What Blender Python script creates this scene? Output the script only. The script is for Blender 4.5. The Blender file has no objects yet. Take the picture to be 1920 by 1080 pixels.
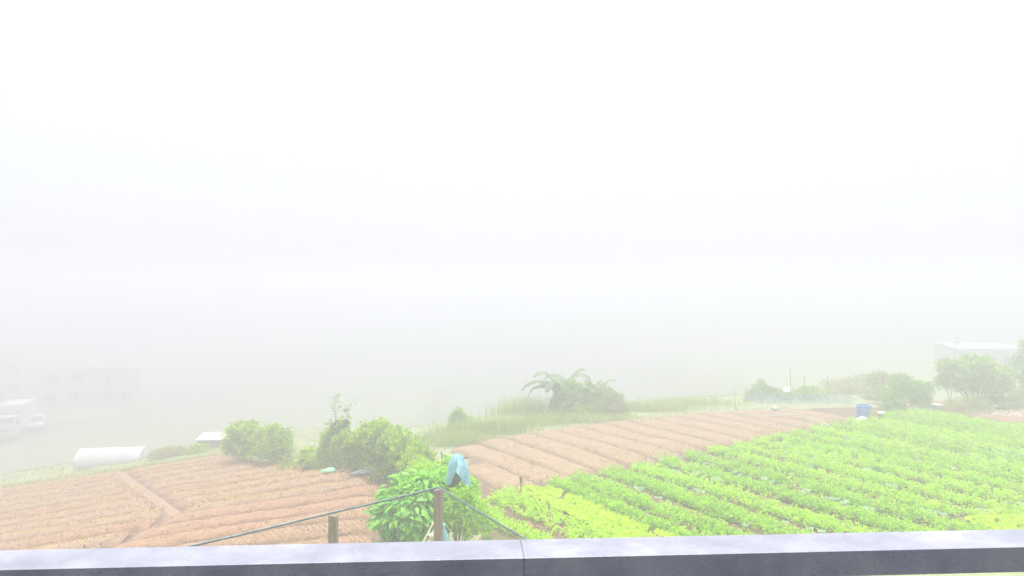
import bpy, math, random
import numpy as np
from mathutils import Vector, Matrix

# ---------------------------------------------------------------- camera, sky, sun, exposure
scene = bpy.context.scene
C = scene.collection
CZ = 6.0                      # eye height above the crop field
F = 1400.0                    # focal length in photo pixels (1920 wide)
cam_data = bpy.data.cameras.new('camera')
cam = bpy.data.objects.new('camera', cam_data)
C.objects.link(cam)
cam.location = (0, 0, CZ)
cam.rotation_euler = (math.radians(90), 0, 0)
cam_data.sensor_width = 36.0
cam_data.lens = 36.0 * F / 1920.0
cam_data.clip_start = 0.05
cam_data.clip_end = 2000
scene.camera = cam

SUN_EL, SUN_AZ = math.radians(71), math.radians(12)
world = bpy.data.worlds.new('World')
scene.world = world
world.use_nodes = True
wn, wl = world.node_tree.nodes, world.node_tree.links
wn.clear()
w_out = wn.new('ShaderNodeOutputWorld')
w_bg = wn.new('ShaderNodeBackground')
w_sky = wn.new('ShaderNodeTexSky')
w_sky.sky_type = 'NISHITA'
w_sky.sun_disc = False
w_sky.sun_elevation = SUN_EL
w_sky.sun_rotation = SUN_AZ
w_sky.dust_density = 6.0
w_scale = wn.new('ShaderNodeMix'); w_scale.data_type = 'RGBA'; w_scale.blend_type = 'MULTIPLY'
w_scale.inputs['Factor'].default_value = 1.0
w_scale.inputs['B'].default_value = (0.10, 0.10, 0.10, 1)
wl.new(w_sky.outputs['Color'], w_scale.inputs['A'])
w_tc = wn.new('ShaderNodeTexCoord')
w_sep = wn.new('ShaderNodeSeparateXYZ')
wl.new(w_tc.outputs['Generated'], w_sep.inputs['Vector'])
w_ramp = wn.new('ShaderNodeValToRGB')          # overcast cloud deck: brighter overhead
cr = w_ramp.color_ramp
cr.elements[0].position = 0.0;  cr.elements[0].color = (0.150, 0.152, 0.160, 1)
cr.elements[1].position = 1.0;  cr.elements[1].color = (1.05, 1.05, 1.05, 1)
e = cr.elements.new(0.16); e.color = (0.156, 0.158, 0.163, 1)
e = cr.elements.new(0.38); e.color = (0.19, 0.191, 0.193, 1)
e = cr.elements.new(0.65); e.color = (0.52, 0.52, 0.52, 1)
wl.new(w_sep.outputs['Z'], w_ramp.inputs['Fac'])
w_mix = wn.new('ShaderNodeMix'); w_mix.data_type = 'RGBA'
w_mix.inputs['Factor'].default_value = 0.93
wl.new(w_scale.outputs['Result'], w_mix.inputs['A'])
wl.new(w_ramp.outputs['Color'], w_mix.inputs['B'])
wl.new(w_mix.outputs['Result'], w_bg.inputs['Color'])
w_bg.inputs['Strength'].default_value = 1.0
wl.new(w_bg.outputs['Background'], w_out.inputs['Surface'])

sun_data = bpy.data.lights.new('sun', 'SUN')
sun = bpy.data.objects.new('sun', sun_data)
C.objects.link(sun)
sun_data.energy = 1.5
sun_data.angle = math.radians(14)
sun_data.color = (1.0, 0.97, 0.92)
sd = Vector((math.sin(SUN_AZ) * math.cos(SUN_EL), math.cos(SUN_AZ) * math.cos(SUN_EL), math.sin(SUN_EL)))
sun.rotation_euler = sd.to_track_quat('Z', 'Y').to_euler()
sun.location = sd * 100

vs = scene.view_settings
vs.view_transform = 'Standard'
vs.look = 'None'
vs.gamma = 1.0
vs.use_curve_mapping = False
vs.exposure = 2.5

cy = scene.cycles
cy.use_denoising = True
try:
    cy.denoiser = 'OPENIMAGEDENOISE'
except Exception:
    pass
cy.max_bounces = 8
cy.diffuse_bounces = 3
cy.glossy_bounces = 2
cy.transmission_bounces = 4
cy.volume_bounces = 5
cy.transparent_max_bounces = 12
cy.sample_clamp_indirect = 6.0

FOG_DENSITY = 0.0265

# ---------------------------------------------------------------- helpers
rng = np.random.default_rng(11)
random.seed(11)


def at(px, py, d):
    """photo pixel + distance -> point of the place"""
    return ((px - 960) / F * d, d, CZ - (py - 540) / F * d)


def smin(a, b, k):
    m = np.minimum(a, b)
    return m - k * np.log(np.exp(-(a - m) / k) + np.exp(-(b - m) / k))


def sstep(e0, e1, x):
    t = np.clip((x - e0) / (e1 - e0), 0, 1)
    return t * t * (3 - 2 * t)


def vnoise(x, y, s, seed=0):
    """cheap smooth value noise in -1..1"""
    x = np.asarray(x, float) / s; y = np.asarray(y, float) / s
    xi = np.floor(x).astype(np.int64); yi = np.floor(y).astype(np.int64)
    xf = x - xi; yf = y - yi

    def h(i, j):
        n = (i * 374761393 + j * 668265263 + seed * 1442695041) & 0xffffffff
        n = ((n ^ (n >> 13)) * 1274126177) & 0xffffffff
        n = n ^ (n >> 16)
        return (n & 0xffff) / 32767.5 - 1.0
    u = xf * xf * (3 - 2 * xf); v = yf * yf * (3 - 2 * yf)
    a = h(xi, yi); b = h(xi + 1, yi); c = h(xi, yi + 1); d = h(xi + 1, yi + 1)
    return (a * (1 - u) + b * u) * (1 - v) + (c * (1 - u) + d * u) * v


def G(x, y):
    """height of the bare ground"""
    x = np.asarray(x, float); y = np.asarray(y, float)
    left = -0.17 + 0.126 * (x + 4.1) - 0.03 * (y - 24)
    c = -0.196 * x + 0.98 * y
    left = left - 3.4 * sstep(41.5, 50.0, c) * (1 - sstep(-6.0, 8.0, x))
    left = -smin(-left, 9.2 + 0 * x, .8)
    s = (x + 1.9) * -0.426 + (y - 29.5) * 0.904 - 1.2
    far = 0.35 - 0.06 * s - 7.0 * sstep(3.8, 13.0, s) * (1 - .85 * sstep(14.0, 24.0, x)) * sstep(-13.0, -5.0, x)
    far = -smin(-far, 9.2 + 0 * x, .8)
    z = smin(smin(0.0 * x + 0.02, left, 0.16), far, 0.10)
    z = z + 1.85 * (1 - sstep(11.6, 14.4, y))
    z = z + 0.05 * vnoise(x, y, 3.1, 3) * sstep(13, 16, y)
    return z


def g1(x, y):
    return float(G(np.array([x]), np.array([y]))[0])


def set_props(o, label=None, cat=None, group=None, kind=None):
    if label: o['label'] = label
    if cat: o['category'] = cat
    if group: o['group'] = group
    if kind: o['kind'] = kind
    return o


def raw_mesh(name, V, Fc, smooth=False):
    """V (n,3), Fc (m,k) with k fixed"""
    V = np.asarray(V, np.float32); Fc = np.asarray(Fc, np.int32)
    me = bpy.data.meshes.new(name)
    m, k = Fc.shape
    me.vertices.add(len(V)); me.vertices.foreach_set('co', V.ravel())
    me.loops.add(m * k); me.loops.foreach_set('vertex_index', Fc.ravel())
    me.polygons.add(m)
    me.polygons.foreach_set('loop_start', np.arange(0, m * k, k, dtype=np.int32))
    me.polygons.foreach_set('use_smooth', np.full(m, smooth, dtype=bool))
    me.update(calc_edges=True)
    return me


def link(name, me, mat=None, parent=None, loc=None):
    o = bpy.data.objects.new(name, me)
    C.objects.link(o)
    if mat is not None and me is not None and len(me.materials) == 0:
        me.materials.append(mat)
    if parent is not None:
        o.parent = parent
    if loc is not None:
        o.location = loc
    return o


def empty(name, loc, rz=0.0):
    o = bpy.data.objects.new(name, None)
    C.objects.link(o)
    o.location = loc
    o.rotation_euler = (0, 0, rz)
    o.empty_display_size = 0.2
    return o


class MB:
    """collects simple solids with mixed polygons"""
    def __init__(self):
        self.v = []; self.f = []

    def add(self, V, Fc):
        b = len(self.v)
        self.v += [tuple(map(float, p)) for p in V]
        self.f += [tuple(int(i) + b for i in q) for q in Fc]
        return self

    def box(self, x0, x1, y0, y1, z0, z1, bev=0.0):
        if bev <= 0:
            V = [(x0, y0, z0), (x1, y0, z0), (x1, y1, z0), (x0, y1, z0), (x0, y0, z1), (x1, y0, z1), (x1, y1, z1), (x0, y1, z1)]
            return self.add(V, [(0, 3, 2, 1), (4, 5, 6, 7), (0, 1, 5, 4), (1, 2, 6, 5), (2, 3, 7, 6), (3, 0, 4, 7)])
        b = bev
        def ring(z, i):
            return [(x0 + i + b, y0 + i, z), (x1 - i - b, y0 + i, z), (x1 - i, y0 + i + b, z), (x1 - i, y1 - i - b, z),
                    (x1 - i - b, y1 - i, z), (x0 + i + b, y1 - i, z), (x0 + i, y1 - i - b, z), (x0 + i, y0 + i + b, z)]
        V = ring(z0, b) + ring(z0 + b, 0) + ring(z1 - b, 0) + ring(z1, b)
        Fc = [tuple(range(7, -1, -1)), tuple(range(24, 32))]
        for k in range(3):
            for i in range(8):
                Fc.append((k * 8 + i, k * 8 + (i + 1) % 8, k * 8 + 8 + (i + 1) % 8, k * 8 + 8 + i))
        return self.add(V, Fc)

    def tube(self, pts, radii, n=6, cap=True):
        pts = [Vector(p) for p in pts]
        if not hasattr(radii, '__len__'):
            radii = [radii] * len(pts)
        V = []; Fc = []
        up = Vector((0.13, 0.21, 1)).normalized()
        for i, p in enumerate(pts):
            a = pts[max(i - 1, 0)]; b = pts[min(i + 1, len(pts) - 1)]
            t = (b - a).normalized() if (b - a).length > 1e-9 else Vector((0, 0, 1))
            s = t.cross(up)
            if s.length < 0.05:
                s = t.cross(Vector((1, 0, 0)))
            s.normalize(); q = s.cross(t)
            for j in range(n):
                an = 2 * math.pi * j / n
                V.append(p + (s * math.cos(an) + q * math.sin(an)) * radii[i])
        for i in range(len(pts) - 1):
            for j in range(n):
                Fc.append((i * n + j, i * n + (j + 1) % n, i * n + n + (j + 1) % n, i * n + n + j))
        if cap:
            Fc.append(tuple(range(n - 1, -1, -1)))
            Fc.append(tuple(range((len(pts) - 1) * n, len(pts) * n)))
        return self.add(V, Fc)

    def lathe(self, prof, n=16, cx=0, cy=0):
        """prof: (r, z) from bottom to top"""
        V = []; Fc = []
        for r, z in prof:
            for j in range(n):
                a = 2 * math.pi * j / n
                V.append((cx + r * math.cos(a), cy + r * math.sin(a), z))
        for i in range(len(prof) - 1):
            for j in range(n):
                Fc.append((i * n + j, i * n + (j + 1) % n, i * n + n + (j + 1) % n, i * n + n + j))
        Fc.append(tuple(range(n - 1, -1, -1)))
        Fc.append(tuple(range((len(prof) - 1) * n, len(prof) * n)))
        return self.add(V, Fc)

    def mesh(self, name, smooth=False):
        me = bpy.data.meshes.new(name)
        me.from_pydata(self.v, [], self.f)
        if smooth:
            me.polygons.foreach_set('use_smooth', [True] * len(me.polygons))
        me.update()
        return me

    def build(self, name, mat, parent=None, loc=None, smooth=False):
        return link(name, self.mesh(name, smooth), mat, parent, loc)


# ---------------------------------------------------------------- materials
def new_mat(name):
    m = bpy.data.materials.new(name)
    m.use_nodes = True
    nt = m.node_tree
    nt.nodes.clear()
    out = nt.nodes.new('ShaderNodeOutputMaterial')
    return m, nt.nodes, nt.links, out


def ramp(n, cols, pos=None):
    r = n.new('ShaderNodeValToRGB')
    k = len(cols)
    pos = pos or [i / (k - 1) for i in range(k)]
    el = r.color_ramp.elements
    el[0].position = pos[0]; el[0].color = (*cols[0], 1)
    el[1].position = pos[-1]; el[1].color = (*cols[-1], 1)
    for p, c in zip(pos[1:-1], cols[1:-1]):
        x = el.new(p); x.color = (*c, 1)
    return r


def leaf_mat(name, cols, trans=0.4, rough=0.55, spec=0.15):
    """every leaf (mesh island) takes its own tint"""
    m, n, l, out = new_mat(name)
    geo = n.new('ShaderNodeNewGeometry')
    tc = n.new('ShaderNodeTexCoord')
    nz = n.new('ShaderNodeTexNoise'); nz.inputs['Scale'].default_value = 2.3; nz.inputs['Detail'].default_value = 2
    l.new(tc.outputs['Object'], nz.inputs['Vector'])
    ad = n.new('ShaderNodeMath'); ad.operation = 'MULTIPLY_ADD'
    l.new(geo.outputs['Random Per Island'], ad.inputs[0]); ad.inputs[1].default_value = 0.62
    ms = n.new('ShaderNodeMath'); ms.operation = 'MULTIPLY_ADD'
    l.new(nz.outputs['Fac'], ms.inputs[0]); ms.inputs[1].default_value = 0.9; ms.inputs[2].default_value = -0.26
    oi = n.new('ShaderNodeObjectInfo')
    mo = n.new('ShaderNodeMath'); mo.operation = 'MULTIPLY_ADD'; mo.inputs[1].default_value = .3
    l.new(oi.outputs['Random'], mo.inputs[0]); l.new(ms.outputs[0], mo.inputs[2])
    sb_ = n.new('ShaderNodeMath'); sb_.operation = 'SUBTRACT'; sb_.inputs[1].default_value = .15
    l.new(mo.outputs[0], sb_.inputs[0]); l.new(sb_.outputs[0], ad.inputs[2])
    r = ramp(n, cols)
    l.new(ad.outputs[0], r.inputs['Fac'])
    p = n.new('ShaderNodeBsdfPrincipled')
    p.inputs['Roughness'].default_value = rough
    p.inputs['Specular IOR Level'].default_value = spec
    l.new(r.outputs['Color'], p.inputs['Base Color'])
    t = n.new('ShaderNodeBsdfTranslucent')
    hs = n.new('ShaderNodeHueSaturation'); hs.inputs['Hue'].default_value = 0.485; hs.inputs['Saturation'].default_value = 1.1
    hs.inputs['Value'].default_value = 1.15
    l.new(r.outputs['Color'], hs.inputs['Color'])
    l.new(hs.outputs['Color'], t.inputs['Color'])
    mx = n.new('ShaderNodeMixShader'); mx.inputs[0].default_value = trans
    l.new(p.outputs[0], mx.inputs[1]); l.new(t.outputs[0], mx.inputs[2])
    l.new(mx.outputs[0], out.inputs['Surface'])
    return m


def surf_mat(name, cols, scale=4.0, rough=0.8, detail=5, bump=0.0, bump_scale=30, metal=0.0, spec=0.4, coat=0.0,
             coord='Object', pos=None, stretch=None):
    m, n, l, out = new_mat(name)
    if coord == 'World':
        src = n.new('ShaderNodeNewGeometry').outputs['Position']
    else:
        src = n.new('ShaderNodeTexCoord').outputs['Object']
    if stretch:
        mp = n.new('ShaderNodeMapping'); mp.inputs['Scale'].default_value = stretch
        l.new(src, mp.inputs['Vector']); src = mp.outputs['Vector']
    nz = n.new('ShaderNodeTexNoise'); nz.inputs['Scale'].default_value = scale; nz.inputs['Detail'].default_value = detail
    nz.inputs['Roughness'].default_value = 0.75 if coord == 'World' else 0.62
    l.new(src, nz.inputs['Vector'])
    r = ramp(n, cols, pos or [0.28 + 0.44 * i / (len(cols) - 1) for i in range(len(cols))])
    l.new(nz.outputs['Fac'], r.inputs['Fac'])
    p = n.new('ShaderNodeBsdfPrincipled')
    l.new(r.outputs['Color'], p.inputs['Base Color'])
    p.inputs['Roughness'].default_value = rough
    p.inputs['Metallic'].default_value = metal
    p.inputs['Specular IOR Level'].default_value = spec
    if coat > 0:
        p.inputs['Coat Weight'].default_value = coat
        p.inputs['Coat Roughness'].default_value = 0.12
    if bump > 0:
        nb = n.new('ShaderNodeTexNoise'); nb.inputs['Scale'].default_value = bump_scale; nb.inputs['Detail'].default_value = 4
        l.new(src, nb.inputs['Vector'])
        b = n.new('ShaderNodeBump'); b.inputs['Strength'].default_value = bump; b.inputs['Distance'].default_value = 0.03
        l.new(nb.outputs['Fac'], b.inputs['Height'])
        l.new(b.outputs['Normal'], p.inputs['Normal'])
    l.new(p.outputs[0], out.inputs['Surface'])
    return m


M = {}
M['grass_ground'] = surf_mat('grass_ground', [(.10, .13, .06), (.15, .18, .09), (.20, .22, .12), (.21, .20, .14)], 0.6, 0.95, 7, 0.6, 25, coord='World')
M['soil_furrow_shade'] = surf_mat('soil_furrow_shade', [(.06, .032, .022), (.11, .06, .042), (.16, .095, .068)], 3.0, 0.9, 8, 0.7, 28, coord='World', spec=.2)  # darkened base soil: furrow shade put into the colour so rows stand out
M['soil'] = surf_mat('soil', [(.11, .060, .034), (.205, .118, .068), (.33, .205, .13)], 7.0, 0.95, 10, 1.0, 22, coord='World', spec=.15)
M['soil_pale'] = surf_mat('soil_pale', [(.115, .072, .044), (.205, .134, .085), (.335, .232, .156)], 7.5, 0.95, 10, 1.0, 22, coord='World', spec=.15)
M['soil_path'] = surf_mat('soil_path', [(.19, .11, .07), (.29, .18, .12)], 2.0, 0.95, 8, 0.4, 30, coord='World', spec=.15)
M['clod'] = surf_mat('clod', [(.10, .058, .038), (.22, .13, .085), (.38, .25, .165)], 1.7, 0.95, 3, coord='World', spec=.15)
M['straw'] = leaf_mat('straw', [(.36, .22, .06), (.50, .34, .09), (.42, .36, .07), (.55, .42, .18)], .15, .8)
M['crop'] = leaf_mat('crop', [(.13, .35, .001), (.23, .49, .002), (.33, .61, .003), (.45, .68, .006)], .55)
M['crop_fresh'] = leaf_mat('crop_fresh', [(.24, .47, .001), (.34, .60, .002), (.45, .68, .004)], .55)
M['lettuce'] = leaf_mat('lettuce', [(.28, .46, .002), (.38, .58, .003), (.50, .68, .006)], .42)
M['cabbage'] = leaf_mat('cabbage', [(.22, .38, .20), (.34, .50, .30), (.48, .60, .43)], .25)
M['leaf_big'] = leaf_mat('leaf_big', [(.04, .19, .010), (.09, .32, .014), (.17, .44, .018), (.30, .54, .03)], .42, .45, .25)
M['leaf_vine'] = leaf_mat('leaf_vine', [(.12, .32, .008), (.21, .45, .012), (.33, .56, .02)], .5)
M['leaf_hedge'] = leaf_mat('leaf_hedge', [(.09, .20, .008), (.20, .38, .012), (.34, .54, .018), (.47, .64, .03)], .55)
M['leaf_dark'] = leaf_mat('leaf_dark', [(.02, .045, .012), (.045, .085, .02), (.085, .14, .03)], .3)
M['leaf_mid'] = leaf_mat('leaf_mid', [(.06, .16, .02), (.14, .29, .03), (.25, .43, .045), (.38, .55, .07)], .5)
M['leaf_olive'] = leaf_mat('leaf_olive', [(.10, .16, .04), (.20, .27, .06), (.33, .38, .10), (.38, .34, .12)], .35)
M['leaf_banana'] = leaf_mat('leaf_banana', [(.06, .12, .045), (.11, .19, .065), (.17, .26, .09)], .35, .4)
M['grass'] = leaf_mat('grass', [(.11, .21, .03), (.19, .30, .045), (.29, .38, .08), (.36, .39, .14)], .5)
M['grass_dry'] = leaf_mat('grass_dry', [(.22, .26, .08), (.34, .36, .12), (.44, .42, .20)], .5)
M['bark'] = surf_mat('bark', [(.05, .035, .025), (.12, .09, .065)], 9, .9, 5, .5, 30)
M['wood'] = surf_mat('wood', [(.13, .10, .07), (.22, .175, .125), (.29, .24, .18)], 5, .85, 6, .4, 40, stretch=(6, 6, .6))
M['wood_pale'] = surf_mat('wood_pale', [(.28, .22, .16), (.42, .35, .27)], 6, .8, 5, .3, 40)
M['wood_red'] = surf_mat('wood_red', [(.10, .035, .02), (.18, .065, .035)], 8, .85, 4, .3, 40)
M['steel_green'] = surf_mat('steel_green', [(.03, .05, .06), (.06, .095, .10), (.13, .16, .15)], 9, .45, 5, metal=.3)
M['wire'] = surf_mat('wire', [(.20, .27, .24), (.32, .38, .34)], 9, .5, 3, metal=.4)
def rail_mat():
    """weathered navy enamel on steel: grime blotches, dried water marks, fine pitting"""
    m, n, l, out = new_mat('rail')
    tc = n.new('ShaderNodeTexCoord').outputs['Object']
    big = n.new('ShaderNodeTexNoise'); big.inputs['Scale'].default_value = 7; big.inputs['Detail'].default_value = 9; big.inputs['Roughness'].default_value = .7
    fine_ = n.new('ShaderNodeTexNoise'); fine_.inputs['Scale'].default_value = 210; fine_.inputs['Detail'].default_value = 3
    vor = n.new('ShaderNodeTexVoronoi'); vor.inputs['Scale'].default_value = 55
    for q in (big, fine_, vor): l.new(tc, q.inputs['Vector'])
    r = ramp(n, [(.058, .065, .108), (.10, .106, .152), (.145, .15, .188), (.215, .21, .22)], [.28, .45, .6, .78])
    l.new(big.outputs['Fac'], r.inputs['Fac'])
    spots = ramp(n, [(1, 1, 1), (0, 0, 0)], [.05, .16]); l.new(vor.outputs['Distance'], spots.inputs['Fac'])
    fr = ramp(n, [(0, 0, 0), (1, 1, 1)], [.60, .74]); l.new(fine_.outputs['Fac'], fr.inputs['Fac'])
    mx = n.new('ShaderNodeMix'); mx.data_type = 'RGBA'
    l.new(fr.outputs['Color'], mx.inputs['Factor']); l.new(r.outputs['Color'], mx.inputs['A']); mx.inputs['B'].default_value = (.05, .03, .06, 1)
    p = n.new('ShaderNodeBsdfPrincipled')
    l.new(mx.outputs['Result'], p.inputs['Base Color'])
    p.inputs['Metallic'].default_value = .35
    rr = n.new('ShaderNodeMapRange'); rr.inputs['From Min'].default_value = .3; rr.inputs['From Max'].default_value = .7
    rr.inputs['To Min'].default_value = .26; rr.inputs['To Max'].default_value = .52
    l.new(big.outputs['Fac'], rr.inputs['Value']); l.new(rr.outputs['Result'], p.inputs['Roughness'])
    p.inputs['Coat Weight'].default_value = 1.0; p.inputs['Coat Roughness'].default_value = .3; p.inputs['Coat IOR'].default_value = 1.7
    b = n.new('ShaderNodeBump'); b.inputs['Strength'].default_value = .35; b.inputs['Distance'].default_value = .001
    hsum = n.new('ShaderNodeMath'); hsum.operation = 'ADD'
    l.new(fine_.outputs['Fac'], hsum.inputs[0]); l.new(spots.outputs['Color'], hsum.inputs[1])
    l.new(hsum.outputs[0], b.inputs['Height']); l.new(b.outputs['Normal'], p.inputs['Normal']); l.new(b.outputs['Normal'], p.inputs['Coat Normal'])
    l.new(p.outputs[0], out.inputs['Surface'])
    return m
M['rail'] = rail_mat()
M['dark_floor'] = surf_mat('dark_floor', [(.02, .02, .026), (.04, .04, .05)], 3, .8)  # made-up dark tone for the unseen floor, keeps the rail front's reflection dark
M['rail_seam'] = surf_mat('rail_seam', [(.008, .008, .012), (.02, .02, .03)], 20, .8)
M['concrete'] = surf_mat('concrete', [(.32, .31, .30), (.45, .44, .42)], 5, .9, 6, .3, 40)
M['white_paint'] = surf_mat('white_paint', [(.40, .41, .44), (.50, .50, .52)], 2, .4, 3)
M['white_sheet'] = surf_mat('white_sheet', [(.27, .285, .31), (.40, .40, .415)], 2.5, .45, 5)
M['roof_metal'] = surf_mat('roof_metal', [(.22, .23, .25), (.32, .32, .33)], 1.5, .4, 5, stretch=(1, 6, 1))
M['wall_grey'] = surf_mat('wall_grey', [(.42, .41, .42), (.54, .53, .53)], 1.2, .9, 6)
M['wall_cream'] = surf_mat('wall_cream', [(.50, .46, .42), (.62, .58, .54)], 1.2, .9, 5)
M['wall_pink'] = surf_mat('wall_pink', [(.48, .38, .36), (.60, .49, .47)], 1.2, .9, 5)
M['roof_brown'] = surf_mat('roof_brown', [(.17, .12, .11), (.27, .20, .18)], 2, .85, 5)
M['window_glass'] = surf_mat('window_glass', [(.02, .025, .03), (.05, .055, .06)], 3, .12, 2, spec=.6)
M['tyre'] = surf_mat('tyre', [(.015, .015, .016), (.035, .035, .035)], 8, .9)
M['lamp_glass'] = surf_mat('lamp_glass', [(.6, .6, .6), (.75, .75, .72)], 5, .15)
M['trim_dark'] = surf_mat('trim_dark', [(.04, .04, .045), (.07, .07, .075)], 6, .5)
M['blue_plastic'] = surf_mat('blue_plastic', [(.05, .15, .46), (.09, .22, .58)], 4, .4, 4)
M['blue_sheet'] = surf_mat('blue_sheet', [(.12, .33, .42), (.20, .43, .52), (.34, .55, .62)], 5, .35, 5, .4, 14)
M['orange_card'] = surf_mat('orange_card', [(.50, .26, .10), (.66, .42, .20)], 5, .7, 4)
M['green_sack'] = surf_mat('green_sack', [(.16, .50, .28), (.30, .66, .42)], 8, .6, 4, .4, 20)
M['cream_plastic'] = surf_mat('cream_plastic', [(.50, .43, .28), (.62, .56, .42)], 5, .5, 3)
M['stone'] = surf_mat('stone', [(.26, .24, .21), (.46, .44, .41)], 4, .9, 4, .4, 20)

def net_mat():
    m, n, l, out = new_mat('blue_net')
    p = n.new('ShaderNodeBsdfPrincipled')
    tc = n.new('ShaderNodeTexCoord')
    nz = n.new('ShaderNodeTexNoise'); nz.inputs['Scale'].default_value = 1.6; nz.inputs['Detail'].default_value = 4
    l.new(tc.outputs['Object'], nz.inputs['Vector'])
    r = ramp(n, [(.14, .34, .42), (.24, .44, .52)], [.3, .7])
    l.new(nz.outputs['Fac'], r.inputs['Fac']); l.new(r.outputs['Color'], p.inputs['Base Color'])
    p.inputs['Roughness'].default_value = .8
    t = n.new('ShaderNodeBsdfTransparent')
    mx = n.new('ShaderNodeMixShader'); mx.inputs[0].default_value = .5
    l.new(t.outputs[0], mx.inputs[1]); l.new(p.outputs[0], mx.inputs[2])
    l.new(mx.outputs[0], out.inputs['Surface'])
    return m
M['blue_net'] = net_mat()
M['plastic_film'] = leaf_mat('plastic_film', [(.52, .535, .56), (.61, .62, .64)], .5, .5, .3)

# ---------------------------------------------------------------- the ground
def axis(lo, hi, c0, c1, fine, ratio):
    a = list(np.arange(c0, c1 + 1e-6, fine))
    st = fine
    v = c1
    while v < hi:
        st *= ratio; v = v + st; a.append(min(v, hi))
    st = fine; v = c0; b = []
    while v > lo:
        st *= ratio; v = v - st; b.append(max(v, lo))
    return np.array(b[::-1] + a)


def grid_faces(nx, ny):
    i, j = np.meshgrid(np.arange(nx - 1), np.arange(ny - 1), indexing='ij')
    a = (i * ny + j).ravel()
    return np.stack([a, a + ny, a + ny + 1, a + 1], 1)


gx = axis(-420, 420, -30, 34, .5, 1.12)
gy = axis(-40, 420, 10, 52, .5, 1.12)
X, Y = np.meshgrid(gx, gy, indexing='ij')
ground = link('ground', raw_mesh('ground', np.stack([X.ravel(), Y.ravel(), (G(X, Y) - .05 + .06 * vnoise(X, Y, 1.3, 8)).ravel()], 1), grid_faces(len(gx), len(gy)), True), M['grass_ground'])
set_props(ground, kind='structure')

# terrace of the house the photograph is taken from (below the frame)
set_props(MB().box(-4.5, 4.5, -3.5, 1.32, 0.8, CZ - 1.55, .02).build('terrace', M['dark_floor']), kind='structure')

# field coordinates of the right-hand field: r across the rows, t along them
U = np.array([-.5, .866]); W = np.array([.866, .5]); P0 = np.array([-.46, 21.5])


def field_xy(r, t):
    return P0[0] + r * W[0] + t * U[0], P0[1] + r * W[1] + t * U[1]


def t_border(r):
    return .12 * r


FARX = np.array([-3, -1.86, 1.5, 5.85, 12, 18, 24]); FARY = np.array([28.4, 29.0, 31.4, 34.2, 36.4, 37.4, 38])


def in_brown(x, y):
    return (x > -1.0 - .12 * (y - 21.5)) & (y < np.interp(x, FARX, FARY))


def strip_patch(ss, half, zfun, n_across, name, mat, parent, seed, height, lump):
    """a raised soil bed: ss list of centre points (x, y), half width"""
    ss = np.asarray(ss); k = len(ss)
    d = np.gradient(ss, axis=0); d /= np.linalg.norm(d, axis=1)[:, None] + 1e-9
    nrm = np.stack([-d[:, 1], d[:, 0]], 1)
    w = np.linspace(-1, 1, n_across)
    wob = 1 + .05 * vnoise(np.arange(k) * .35, np.zeros(k), 1.0, seed)
    PX = ss[:, 0][:, None] + nrm[:, 0][:, None] * w[None] * half * wob[:, None]
    PY = ss[:, 1][:, None] + nrm[:, 1][:, None] * w[None] * half * wob[:, None]
    prof = np.clip(1 - np.abs(w) ** 4.0, 0, 1)
    endf = np.minimum(1, np.minimum(np.arange(k), np.arange(k)[::-1]) / 4.0)
    H = height * prof[None] * (.5 + .5 * endf[:, None]) * (1 + .12 * vnoise(PX, PY, .8, seed + 1))
    H = H + lump * vnoise(PX, PY, .16, seed + 2) * (prof[None] ** .3) + .5 * lump * vnoise(PX, PY, .08, seed + 3) * (prof[None] ** .3)
    Z = zfun(PX, PY) + H
    Z[:, 0] -= .06; Z[:, -1] -= .06; Z[0] -= .06; Z[-1] -= .06
    V = np.stack([PX.ravel(), PY.ravel(), Z.ravel()], 1)
    return link(name, raw_mesh(name, V, grid_faces(k, n_across), True), mat, parent)


def scatter_clods(pts, smin_, smax_, name, mat, parent, flat=.7):
    """little lumps: displaced octahedra joined into one part"""
    n = len(pts)
    base = np.array([(1, 0, 0), (-1, 0, 0), (0, 1, 0), (0, -1, 0), (0, 0, 1), (0, 0, -1)], float)
    fc = np.array([(0, 2, 4), (2, 1, 4), (1, 3, 4), (3, 0, 4), (2, 0, 5), (1, 2, 5), (3, 1, 5), (0, 3, 5)])
    sz = rng.uniform(smin_, smax_, n) * rng.uniform(.6, 1, n)
    a = rng.uniform(0, 6.28, n)
    B = base[None] * rng.uniform(.6, 1.3, (n, 6, 1)) * sz[:, None, None]
    B[:, :, 2] *= flat
    c, s = np.cos(a)[:, None], np.sin(a)[:, None]
    x = B[:, :, 0] * c - B[:, :, 1] * s; y = B[:, :, 0] * s + B[:, :, 1] * c
    V = np.stack([x, y, B[:, :, 2]], 2) + np.asarray(pts)[:, None, :]
    Fc = (fc[None] + (np.arange(n) * 6)[:, None, None]).reshape(-1, 3)
    o = link(name, raw_mesh(name, V.reshape(-1, 3), Fc), mat, parent)
    o['kind'] = 'stuff'
    return o


# leaf instancer -------------------------------------------------
LEAF4 = (np.array([(0, 0, 0), (.36, .48, .10), (0, 1, -.06), (-.36, .48, .10)], float), np.array([(0, 1, 2), (0, 2, 3)]))
NARROW = (np.array([(0, 0, 0), (.15, .45, .05), (0, 1, -.12), (-.15, .45, .05)], float), np.array([(0, 1, 2), (0, 2, 3)]))
ROUND = (np.array([(0, 0, 0), (.42, .25, .10), (.46, .7, .14), (0, 1, 0), (-.46, .7, .14), (-.42, .25, .10)], float),
         np.array([(0, 1, 2), (0, 2, 3), (0, 3, 4), (0, 4, 5)]))


def unit(a):
    return a / (np.linalg.norm(a, axis=-1, keepdims=True) + 1e-9)


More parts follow.
